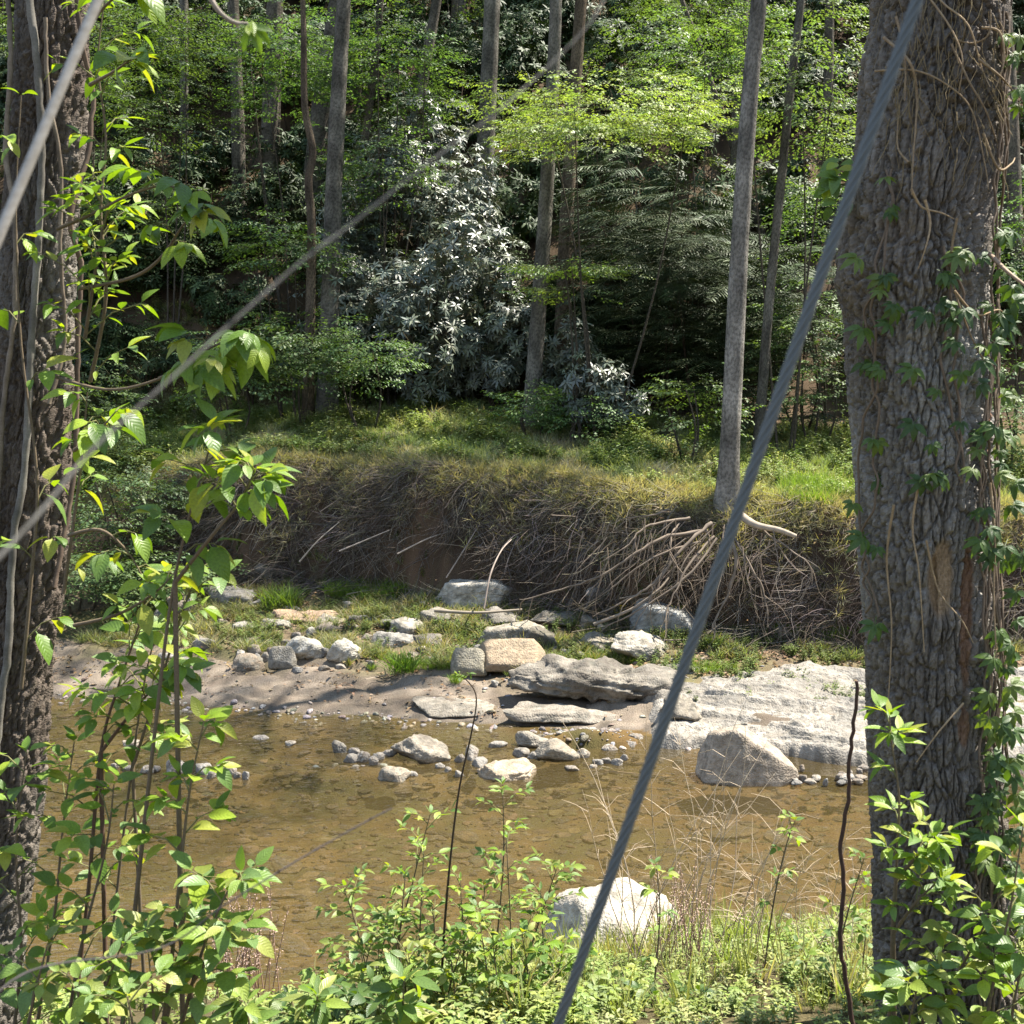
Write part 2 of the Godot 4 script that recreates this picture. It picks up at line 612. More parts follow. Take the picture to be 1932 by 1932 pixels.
	for k in 4:
		var b := MB.new()
		for s in 11 + k * 2:
			var a := rnd(0, TAU)
			var lean := rnd(0.15, 0.9)
			var ln := rnd(0.5, 1.0)
			var g := rnd(0.7, 1.25)
			leaf_into(b, Transform3D(aim(Vector3(cos(a) * lean, 1.0, sin(a) * lean), Vector3(rnd(-1, 1), 0.2, rnd(-1, 1))), Vector3(rnd(-0.09, 0.09), 0, rnd(-0.09, 0.09))), ln, rnd(0.02, 0.035), 0.2, rnd(0.1, 0.6), 3, Color(g, g, g * rnd(0.8, 1.1)))
		K.tuft.append(b.mesh())
	# low weeds
	K.weed = []
	for k in 4:
		var b := MB.new()
		for s in 4:
			var a0 := rnd(0, TAU)
			var top := Vector3(cos(a0) * rnd(0.05, 0.3), rnd(0.6, 1.0), sin(a0) * rnd(0.05, 0.3))
			b.tube([Vector3.ZERO, top * 0.5 + Vector3(0, 0.05, 0), top], [0.012, 0.01, 0.006], 3, [Color(0.9, 0.8, 0.6)], false)
			for q in 8:
				var t := 0.25 + 0.75 * q / 7.0
				var a := q * 2.4 + a0
				var g := rnd(0.75, 1.25)
				leaf_into(b, Transform3D(aim(Vector3(cos(a), rnd(-0.1, 0.5), sin(a)), Vector3.UP), top * t), rnd(0.16, 0.3), rnd(0.08, 0.14), 0.2, 0.3, 3, Color(g, g, g * rnd(0.6, 1.1)), 0.03)
		K.weed.append(b.mesh())
	# dead stems: loose bundle of thin curved twigs, 1 m
	K.twigs = []
	for k in 4:
		var b := MB.new()
		for s in 9:
			var p := Vector3(rnd(-0.2, 0.2), rnd(-0.1, 0.1), rnd(-0.05, 0.05))
			var dv := Vector3(rnd(-0.6, 0.6), rnd(-1, -0.1), rnd(-0.15, 0.35)).normalized()
			var pts := [p]
			for q in 6:
				dv = (dv + Vector3(rnd(-0.35, 0.35), rnd(-0.3, 0.15), rnd(-0.25, 0.25))).normalized()
				p += dv * rnd(0.1, 0.2)
				pts.append(p)
			var g := rnd(0.6, 1.5)
			b.tube(pts, [0.0065, 0.006, 0.005, 0.0045, 0.004, 0.003, 0.002], 3, [Color(g, g, g)], false)
		K.twigs.append(b.mesh())
	# dry leaf litter flakes
	K.flake = []
	for k in 2:
		var b := MB.new()
		for s in 6:
			var a := rnd(0, TAU)
			var g := rnd(0.6, 1.4)
			leaf_into(b, Transform3D(aim(Vector3(cos(a), rnd(-0.2, 0.4), sin(a)), Vector3(rnd(-0.6, 0.6), 1, rnd(-0.6, 0.6))), Vector3(rnd(-0.15, 0.15), 0.02, rnd(-0.15, 0.15))), rnd(0.06, 0.1), rnd(0.03, 0.05), 0.4, 0.3, 2, Color(g, g * 0.95, g * 0.9))
		K.flake.append(b.mesh())


# ---------------------------------------------------------------- rocks
func rock_mesh(seed_: int, size: Vector3, planes: Array, sharp: float, rough: float, strata: float, base: Color, alt: Color, lat := 22, lon := 34) -> ArrayMesh:
	var f := FastNoiseLite.new()
	f.seed = seed_
	f.frequency = 1.0
	f.fractal_octaves = 4
	var r2 := RandomNumberGenerator.new()
	r2.seed = seed_ * 77 + 5
	var pl := planes.duplicate()
	if pl.is_empty():
		for k in 10:
			var a := TAU * k / 7.0 + r2.randf_range(-0.4, 0.4)
			var z: float = r2.randf_range(-0.3, 0.5) if k < 7 else r2.randf_range(0.6, 1.0) * (1.0 if k < 9 else -1.0)
			var q := sqrt(1.0 - z * z)
			pl.append([Vector3(q * cos(a), z, q * sin(a)), r2.randf_range(0.55, 0.95)])
	var b := MB.new()
	var off := Vector3(r2.randf() * 50, r2.randf() * 50, r2.randf() * 50)
	var mx := maxf(size.x, maxf(size.y, size.z))
	for i in lat + 1:
		var th := PI * i / lat
		for j in lon + 1:
			var ph := TAU * (j % lon) / lon
			var dv := Vector3(cos(th), sin(th) * cos(ph), sin(th) * sin(ph))
			var s := 0.0
			for p in pl:
				var q: float = dv.dot(p[0]) / p[1]
				if q > 0.0:
					s += pow(q, sharp)
			s += pow(0.75, sharp)
			var r := pow(s, -1.0 / sharp)
			var p3 := Vector3(dv.x * size.x, dv.y * size.y, dv.z * size.z) * r
			var np := p3 / mx * 1.6 + off
			var dsp := f.get_noise_3dv(np * 1.1) * rough + f.get_noise_3dv(np * 4.0) * rough * 0.3
			if strata > 0.0:
				var ly := (p3.y + p3.x * 0.14 + f.get_noise_3dv(np) * 0.12 * mx) / (mx * 0.13)
				dsp += (fposmod(ly, 1.0) - 0.5) * strata * (0.6 + 0.8 * f.get_noise_3dv(np * 2.0 + off))
			p3 += dv * dsp * mx
			var t := clampf(0.5 + 1.9 * f.get_noise_3dv(np * 1.7 + Vector3(9, 9, 9)), 0, 1)
			var g := 1.0 + 0.45 * f.get_noise_3dv(np * 7.0)
			var col := base.lerp(alt, t) * 0.8
			col = col.lerp(Color(0.1, 0.1, 0.085) if base.r < 0.9 else col, clampf(2.4 * f.get_noise_3dv(np * 3.1 + Vector3(31, 2, 17)) - 0.45, 0, 0.65))
			b.vert(p3, Vector3.UP, Color(col.r * g, col.g * g, col.b * g))
	for i in lat:
		for j in lon:
			var a := i * (lon + 1) + j
			b.quad(a, a + 1, a + lon + 2, a + lon + 1)
	b.smooth()
	# weld the seam and the poles
	for i in lat + 1:
		var a := i * (lon + 1)
		var nn := (b.n[a] + b.n[a + lon]).normalized()
		b.n[a] = nn
		b.n[a + lon] = nn
	for e in [0, lat]:
		var s := Vector3.ZERO
		for j in lon:
			s += b.n[e * (lon + 1) + j]
		for j in lon + 1:
			b.n[e * (lon + 1) + j] = s.normalized()
	return b.mesh()


func boulder(label: String, px: float, py: float, wpx: float, hpx: float, seed_: int, o := {}) -> MeshInstance3D:
	var p := G(px, py)
	if o.has("y"):
		p = L(px, py, o.y)
	var d := -p.z
	var w := wpx * d / F
	var h := hpx * d / F
	var deep: float = o.get("deep", 0.75) * w
	var size := Vector3(w * 0.56, h * 0.62, deep * 0.55)
	var m := rock_mesh(seed_, size, o.get("planes", []), o.get("sharp", 24.0), o.get("rough", 0.12), o.get("strata", 0.0), o.get("c", Color(0.36, 0.34, 0.3)), o.get("c2", Color(0.27, 0.25, 0.21)), o.get("lat", 24), o.get("lon", 36))
	var r := part(o.get("name", "boulder"), m, M.rock, self)
	r.position = Vector3(p.x, p.y + h * (0.34 if o.get("name", "") == "stone" else 0.42), -(d + deep * 0.42))
	r.rotation = Vector3(o.get("pitch", 0.0), o.get("turn", 0.0), o.get("roll", 0.0))
	meta(r, label, "rock" if r.name.begins_with("stone") or r.name.begins_with("slab") else "boulder", o.get("group", ""))
	return r


# ---------------------------------------------------------------- wood and foliage builders
func curve(pts: Array, per: int) -> Array:
	var out := []
	var m := pts.size()
	for k in m - 1:
		var p0: Vector3 = pts[maxi(k - 1, 0)]
		var p1: Vector3 = pts[k]
		var p2: Vector3 = pts[k + 1]
		var p3: Vector3 = pts[mini(k + 2, m - 1)]
		for s in per:
			out.append(p1.cubic_interpolate(p2, p0, p3, float(s) / per))
	out.append(pts[m - 1])
	return out


func px_curve(a: Array, per := 6) -> Array:
	var p := []
	for q in a:
		p.append(W(q[0], q[1], q[2]))
	return curve(p, per)


func taper(m: int, r0: float, r1: float) -> Array:
	var o := []
	for k in m:
		o.append(lerpf(r0, r1, float(k) / maxf(1.0, m - 1)))
	return o


func trunk_mesh(pts: Array, radii: Array, sides: int, base: Color, alt: Color, seed_: int, origin: Vector3) -> ArrayMesh:
	var b := MB.new()
	var rr := []
	var cols := []
	var q := []
	for k in pts.size():
		var p: Vector3 = pts[k]
		rr.append(radii[k] * (1.0 + 0.05 * nz.get_noise_3d(p.x * 60.0 + seed_, p.y * 60.0, 0)))
		var t := clampf(0.5 + 0.9 * nz.get_noise_3d(p.x * 40.0 + seed_ * 9, p.y * 75.0, p.z), 0, 1)
		cols.append(base.lerp(alt, t))
		q.append(p - origin)
	b.tube(q, rr, sides, cols)
	for k in b.v.size():
		var p := b.v[k]
		var g := 1.0 + 0.45 * nz2.get_noise_3d(p.x * 500.0 + seed_, p.y * 120.0, p.z * 500.0) + 0.75 * nz.get_noise_3d(p.x * 160.0 + seed_, p.y * 130.0, p.z * 160.0)
		b.c[k] = Color(b.c[k].r * g, b.c[k].g * g, b.c[k].b * g)
	return b.mesh()


func resample(pts: Array, step: float) -> Array:
	var out := [pts[0]]
	var need := step
	for k in range(1, pts.size()):
		var a: Vector3 = pts[k - 1]
		var c: Vector3 = pts[k]
		var ln := a.distance_to(c)
		var at := need
		while at < ln:
			out.append(a.lerp(c, at / ln))
			at += step
		need = at - ln
	out.append(pts[pts.size() - 1])
	return out


# a tree beyond the stream: its stem follows lines of sight at one distance, then goes on up past the frame to its crown
func tree(called: String, label: String, line: Array, wid: float, o := {}) -> Node3D:
	var pts := []
	for q in line:
		pts.append(W(q[0], q[1], q[2]))
	var base: Vector3 = pts[0]
	var gy := H(base.x, -base.z)
	if base.y > gy - 0.05:
		var dn: Vector3 = (pts[0] - pts[1]).normalized()
		base = pts[0] + dn * ((pts[0].y - gy + 0.15) / maxf(0.3, -dn.y))
		base.y = H(base.x, -base.z) - (0.15 if o.get("flare", 0.45) < 1.0 else 0.5)
		pts.insert(0, base)
	var last: Vector3 = pts[pts.size() - 1]
	var dirv: Vector3 = (last - pts[pts.size() - 2]).normalized()
	var up: float = o.get("up", 7.0)
	if up > 0.0:
		dirv = (dirv + Vector3(0, 0.6, 0)).normalized()
		pts.append(last + dirv * up * 0.5)
		pts.append(last + dirv * up + Vector3(rnd(-0.4, 0.4), 0, rnd(-0.4, 0.4)))
	var d0: float = line[0][2]
	var r := wid * d0 / F * 0.5
	var step := 0.1
	var c := resample(curve(pts, 6), step)
	var rad := []
	for k in c.size():
		var t := float(k) / (c.size() - 1)
		var flare: float = 1.0 + o.get("flare", 0.45) * exp(-k * step / 0.4)
		rad.append(r * lerpf(1.05, o.get("tip", 0.5), t) * flare * (1.0 if o.get("flare", 0.45) < 1.0 else lerpf(0.3, 1.0, sstep(0.0, 0.6, k * step))))
	var t0 := thing(called, label, "tree", base, o.get("group", ""))
	part("trunk", trunk_mesh(c, rad, 18, o.get("c", Color(0.2, 0.18, 0.15)), o.get("c2", Color(0.13, 0.115, 0.095)), names.size() * 13 + int(line[0][0]), base), M.bark, t0)
	if o.get("crown", 0) > 0:
		var tip: Vector3 = c[c.size() - 1] - base
		var wood := MB.new()
		var xfs := []
		var cols := []
		var rad_c: float = o.get("rad", 3.0)
		for k in 7:
			var a := TAU * k / 7.0 + rnd(-0.3, 0.3)
			var st: Vector3 = c[int(c.size() * rnd(0.72, 0.97))] - base
			var en := st + Vector3(cos(a) * rad_c * rnd(0.6, 1.0), rnd(0.3, 2.2), sin(a) * rad_c * rnd(0.6, 1.0))
			wood.tube(curve([st, st.lerp(en, 0.5) + Vector3(0, 0.35, 0), en], 4), taper(9, r * 0.3, 0.012), 5, [o.get("c2", Color(0.13, 0.115, 0.095))])
		part("limb", wood.mesh(), M.bark, t0)
		for k in int(o.crown):
			var q := Vector3(rnd(-1, 1), rnd(-0.6, 0.8), rnd(-1, 1))
			if q.length() > 1.0 or q.length() < 0.25:
				continue
			var a2 := atan2(q.z, q.x) + rnd(-0.6, 0.6)
			xfs.append(Transform3D(aim(Vector3(cos(a2), rnd(-0.4, 0.3), sin(a2)), Vector3(rnd(-0.3, 0.3), 1, rnd(-0.3, 0.3))).scaled(Vector3.ONE * rnd(0.9, 1.5)), tip + Vector3(0, 0.6, 0) + q * rad_c))
			cols.append(tint(Color(0.14, 0.21, 0.035), 0.25))
		mass("crown", K.spray[names.size() % 4], M.foliage, t0, xfs, cols)
	return t0


func tint(c: Color, amt: float) -> Color:
	var g := rnd(1.0 - amt, 1.0 + amt)
	return Color(c.r * g * rnd(0.9, 1.1), c.g * g, c.b * g * rnd(0.8, 1.2))


# a bush: stems from the ground into a lumpy crown of small sprays
func bush(called: String, label: String, category: String, at: Vector3, rad: Vector3, shape: Array, mat: Material, count: int, col: Color, o := {}) -> Node3D:
	var t := thing(called, label, category, at, o.get("group", ""))
	var mid := Vector3(0, o.get("lift", rad.y * 0.9), 0)
	var wood := MB.new()
	for k in int(o.get("stems", 5)):
		var a := rnd(0, TAU)
		var top := mid + Vector3(cos(a) * rad.x * rnd(0.2, 0.8), rnd(-0.2, 0.7) * rad.y, sin(a) * rad.z * rnd(0.2, 0.8))
		var b0 := Vector3(cos(a) * 0.12, -0.15, sin(a) * 0.12)
		wood.tube(curve([b0, b0.lerp(top, 0.45) + Vector3(rnd(-0.2, 0.2), 0.1, rnd(-0.2, 0.2)), top], 4), taper(9, o.get("sr", 0.03), 0.008), 5, [o.get("wood", Color(0.11, 0.085, 0.06))])
	part("stem", wood.mesh(), M.bark, t)
	# lumps
	var lumps := []
	for k in int(o.get("lumps", 9)):
		var q := Vector3(rnd(-1, 1), rnd(-0.8, 0.9), rnd(-1, 1)).normalized() * rnd(0.35, 0.75)
		lumps.append([q, rnd(0.3, 0.55)])
	var xfs := []
	var cols := []
	var sc: float = o.get("scale", 1.0)
	var flat: float = o.get("flat", 0.0)
	for k in count:
		var lp: Array = lumps[rng.randi() % lumps.size()]
		var nv := Vector3(rnd(-1, 1), rnd(-1, 1), rnd(-1, 1)).normalized()
		nv.y = nv.y * 0.8 + 0.2
		var q: Vector3 = lp[0] + nv * lp[1] * pow(rnd(0.15, 1.0), 0.45)
		var pos := mid + Vector3(q.x * rad.x, q.y * rad.y, q.z * rad.z)
		var bs: Basis
		if flat > 0.0:
			var a := atan2(q.z, q.x) + rnd(-0.8, 0.8)
			bs = aim(Vector3(cos(a), rnd(-0.35, 0.25), sin(a)), Vector3(rnd(-0.3, 0.3), 1, rnd(-0.3, 0.3)))
			pos.y = lerpf(pos.y, snappedf(pos.y, 0.45) + rnd(-0.06, 0.06), flat)
		else:
			var upv := (nv + Vector3(0, 0.7, 0.2) + Vector3(rnd(-0.4, 0.4), rnd(-0.3, 0.3), rnd(-0.4, 0.4))).normalized()
			bs = aim(Vector3(rnd(-1, 1), rnd(-0.3, 0.3), rnd(-1, 1)), upv)
			# stand the whorl's axis along upv
			var xx := upv.cross(Vector3(rnd(-1, 1), 0.1, rnd(-1, 1))).normalized()
			bs = Basis(xx, upv, xx.cross(upv))
		xfs.append(Transform3D(bs.scaled(Vector3.ONE * sc * rnd(0.75, 1.2)), pos))
		cols.append(tint(col, 0.3))
	mass("foliage", shape[rng.randi() % shape.size()], mat, t, xfs, cols)
	return t


# near plants: wood in one piece, every leaf a part
func plant(called: String, label: String, category: String, stems: Array, o := {}) -> Node3D:
	var root: Vector3 = W(stems[0][0][0], stems[0][0][1], stems[0][0][2])
	root.y = minf(root.y, H(root.x, -root.z) + 0.02) if o.get("rooted", true) else root.y
	var t := thing(called, label, category, root, o.get("group", ""))
	var wood := MB.new()
	var ll: float = o.get("leaf", 0.07)
	var mats: Array = K.leaf_mats[o.get("mats", "fresh")]
	var kinds: Array = K[o.get("kind", "leaf")]
	var wc: Color = o.get("wood", Color(0.16, 0.125, 0.085))
	var sides_on: int = o.get("twigs", 7)
	var tl: float = o.get("twig", 0.22)
	var per: int = o.get("per", 5)
	var droop: float = o.get("droop", 0.35)
	var t_from: float = o.get("from", 0.25)
	var budget := 300
	for s in stems:
		var c := px_curve(s, 5)
		if o.get("rooted", true):
			var b0: Vector3 = c[0]
			var gy := H(b0.x, -b0.z)
			if b0.y > gy:
				c.insert(0, Vector3(b0.x + rnd(-0.05, 0.05), gy - 0.05, b0.z))
		var loc := []
		for p in c:
			loc.append(p - root)
		var r0: float = o.get("r0", 0.007)
		wood.tube(loc, taper(loc.size(), r0, 0.0018), 6, [wc])
		var ends := [[loc[loc.size() - 1], (loc[loc.size() - 1] - loc[loc.size() - 2]).normalized()]]
		var segs := []
		for k in sides_on:
			var tt := lerpf(t_from, 0.97, (k + rnd(0.2, 0.8)) / sides_on)
			var fi := tt * (loc.size() - 1)
			var p: Vector3 = (loc[int(fi)] as Vector3).lerp(loc[mini(loc.size() - 1, int(fi) + 1)], fi - int(fi))
			var a := k * 2.39 + rnd(-0.5, 0.5)
			var along: Vector3 = (loc[mini(loc.size() - 1, int(fi) + 1)] - loc[maxi(0, int(fi) - 1)]).normalized()
			var dv := (Vector3(cos(a), rnd(0.1, 0.6), sin(a) * 0.8) + along * 0.4).normalized()
			var ln := tl * rnd(0.55, 1.15) * (1.15 - 0.55 * tt)
			var q1 := p + dv * ln * 0.5 + Vector3(0, 0.012, 0)
			var q2 := p + dv * ln + Vector3(0, -0.1 * ln, 0)
			wood.tube([p, q1, q2], [0.0028, 0.0022, 0.0013], 5, [wc.lerp(Color(0.2, 0.25, 0.06), 0.4)])
			segs.append([p, q1, q2])
			ends.append([q2, (q2 - q1).normalized()])
		for sg in segs:
			for k in per:
				var tt := (k + 0.6) / per
				var p: Vector3 = (sg[0] as Vector3).lerp(sg[1], tt * 2.0) if tt < 0.5 else (sg[1] as Vector3).lerp(sg[2], tt * 2.0 - 1.0)
				var al: Vector3 = (sg[2] - sg[0]).normalized()
				var sd := al.cross(Vector3.UP).normalized() * (1.0 if k % 2 == 0 else -1.0)
				budget = put_leaf(t, p, (al * rnd(0.3, 0.8) + sd * rnd(0.5, 1.0) + Vector3(0, rnd(-0.7, 0.2) * droop * 2.0, 0)), ll * rnd(0.4, 1.2), kinds, mats, budget)
		for e in ends:
			var cnt: int = o.get("tip", 3)
			for k in cnt:
				var a := TAU * k / cnt + rnd(-0.5, 0.5)
				var al: Vector3 = e[1]
				var sx := al.cross(Vector3(0.2, 1, 0.1)).normalized()
				var sy := al.cross(sx)
				budget = put_leaf(t, e[0], al * 0.8 + (sx * cos(a) + sy * sin(a)) * 0.7 + Vector3(0, -droop * 0.4, 0), ll * rnd(0.5, 0.95), kinds, mats, budget)
		# leaves straight off the main stem
		for k in int(o.get("stem_leaves", 0)):
			var tt := lerpf(t_from, 0.98, rnd())
			var fi := tt * (loc.size() - 1)
			var p: Vector3 = (loc[int(fi)] as Vector3).lerp(loc[mini(loc.size() - 1, int(fi) + 1)], fi - int(fi))
			var a := rnd(0, TAU)
			budget = put_leaf(t, p, Vector3(cos(a), rnd(-0.2, 0.7), sin(a)), ll * rnd(0.5, 1.0), kinds, mats, budget)
	part("stem", wood.mesh(), M.wood, t)
	return t


func put_leaf(t: Node3D, p: Vector3, dirv: Vector3, ln: float, kinds: Array, mats: Array, budget: int) -> int:
	if budget <= 0:
		return 0
	var up := Vector3(rnd(-0.5, 0.5), 1.0, rnd(-0.3, 0.6))
	var bs := aim(dirv, up).scaled(Vector3.ONE * ln)
	var l := part("leaf", kinds[rng.randi() % kinds.size()], mats[rng.randi() % mats.size()], t, Transform3D(bs, p))
	return budget - 1


# ================================================================ the scene
func _ready() -> void:
	rng.seed = 4711
	nz.seed = 5
	nz.frequency = 0.01
	nz.fractal_octaves = 4
	nz2.seed = 9
	nz2.frequency = 0.01
	nz2.fractal_octaves = 2
	cell.seed = 3
	cell.noise_type = FastNoiseLite.TYPE_CELLULAR
	cell.frequency = 1.0
	cell.fractal_type = FastNoiseLite.FRACTAL_NONE
	cell.cellular_return_type = FastNoiseLite.RETURN_DISTANCE2_SUB
	cell.cellular_jitter = 0.9
	cellv.seed = 3
	cellv.noise_type = FastNoiseLite.TYPE_CELLULAR
	cellv.frequency = 1.0
	cellv.fractal_type = FastNoiseLite.FRACTAL_NONE
	cellv.cellular_return_type = FastNoiseLite.RETURN_CELL_VALUE
	cellv.cellular_jitter = 0.9
	# camera
	var cam := Camera3D.new()
	cam.name = "camera"
	cam.fov = 45.0
	cam.near = 0.05
	cam.far = 400.0
	cam.position = Vector3(0, EYE, 0)
	cam.rotation = Vector3(-PITCH, 0, 0)
	var at := CameraAttributesPhysical.new()
	at.frustum_focal_length = 28.97
	at.exposure_aperture = 9.0
	at.frustum_focus_distance = 14.0
	cam.attributes = at
	add_child(cam)
	cam.current = true
	# sky, sun, exposure
	var env := Environment.new()
	env.background_mode = Environment.BG_SKY
	var sm := ProceduralSkyMaterial.new()
	sm.sky_top_color = Color(0.6, 0.71, 0.86)
	sm.sky_horizon_color = Color(0.88, 0.9, 0.92)
	sm.ground_horizon_color = Color(0.5, 0.52, 0.45)
	sm.ground_bottom_color = Color(0.2, 0.2, 0.15)
	sm.sky_energy_multiplier = 0.72
	sm.sun_angle_max = 1.0
	var sky := Sky.new()
	sky.sky_material = sm
	env.sky = sky
	env.tonemap_mode = Environment.TONE_MAPPER_LINEAR
	env.tonemap_exposure = 3.8
	env.sdfgi_enabled = true
	env.ssao_enabled = true
	env.ssil_enabled = true
	var we := WorldEnvironment.new()
	we.environment = env
	add_child(we)
	var sun := DirectionalLight3D.new()
	sun.name = "sun"
	var az := deg_to_rad(68.0)
	var el := deg_to_rad(62.0)
	var to := Vector3(sin(az) * cos(el), sin(el), -cos(az) * cos(el))
	sun.basis = Basis.looking_at(-to, Vector3.UP)
	sun.light_energy = 1.6
	sun.light_color = Color(1.0, 0.97, 0.92)
	sun.light_angular_distance = 0.5
	sun.shadow_enabled = true
	add_child(sun)
	make_materials()
	make_shapes()
	print("materials ", Time.get_ticks_msec())
	build_ground()
	print("ground ", Time.get_ticks_msec())
	build_rocks()
	print("rocks ", Time.get_ticks_msec())
	build_forest()
	print("forest ", Time.get_ticks_msec())
	build_bank()
	print("bank ", Time.get_ticks_msec())
	build_near_trees()
	print("near trees ", Time.get_ticks_msec())
	build_near_plants()
	build_cables()
	print("done ", Time.get_ticks_msec())


func build_ground() -> void:
	var xs := []
	var x := -60.0
	while x < 60.0:
		xs.append(x)
		var ax := absf(x - 0.2)
		x += 0.065 if ax < 6.5 else (0.065 + (ax - 6.5) * 0.12)
	var ds := []
	var d := -25.0
	while d < 130.0:
		ds.append(d)
		if d < 3.0:
			d += maxf(0.3, (3.0 - d) * 0.25)
		elif d < 8.0:
			d += 0.16
		elif d < 16.5:
			d += 0.07
		elif d < 22.6:
			d += 0.05
		else:
			d += 0.07 + (d - 22.6) * 0.05
	var b := MB.new()
	var nx := xs.size()
	var hh := PackedFloat32Array()
	for dd in ds:
		for xx in xs:
			hh.append(H(xx, dd))
	for j in ds.size():
		for k in nx:
			var q := j * nx + k
			var l := q - 1 if k > 0 else q
			var r := q + 1 if k < nx - 1 else q
			var u := q - nx if j > 0 else q
			var w := q + nx if j < ds.size() - 1 else q
			var sx: float = (hh[r] - hh[l]) / (xs[k + 1 if k < nx - 1 else k] - xs[k - 1 if k > 0 else k])
			var sd: float = (hh[w] - hh[u]) / (ds[j + 1 if j < ds.size() - 1 else j] - ds[j - 1 if j > 0 else j])
			b.vert(Vector3(xs[k], hh[q], -ds[j]), Vector3(-sx, 1, sd).normalized(), zone_color(xs[k], ds[j]))
	for j in ds.size() - 1:
		for k in nx - 1:
			var q := j * nx + k
			b.quad(q, q + nx, q + nx + 1, q + 1)
	print("ground vertices ", b.v.size())
	meta(part("ground", b.mesh(), M.ground, self), "stream valley floor of soil, silt and leaf litter", "ground", "", "structure")
	# water: one sheet at level 0, a little uneven
	var wb := MB.new()
	var n2 := 90
	for j in n2 + 1:
		for k in n2 + 1:
			var p := Vector3(-20.0 + 40.0 * k / n2, 0, -(7.0 + 12.0 * j / n2))
			wb.vert(p, Vector3.UP, Color.WHITE, Vector2(p.x, p.z))
	for j in n2:
		for k in n2:
			var q := j * (n2 + 1) + k
			wb.quad(q, q + n2 + 1, q + n2 + 2, q + 1)
	meta(part("water", wb.mesh(), M.water, self), "clear shallow brown stream water over a stony bed", "water", "", "structure")


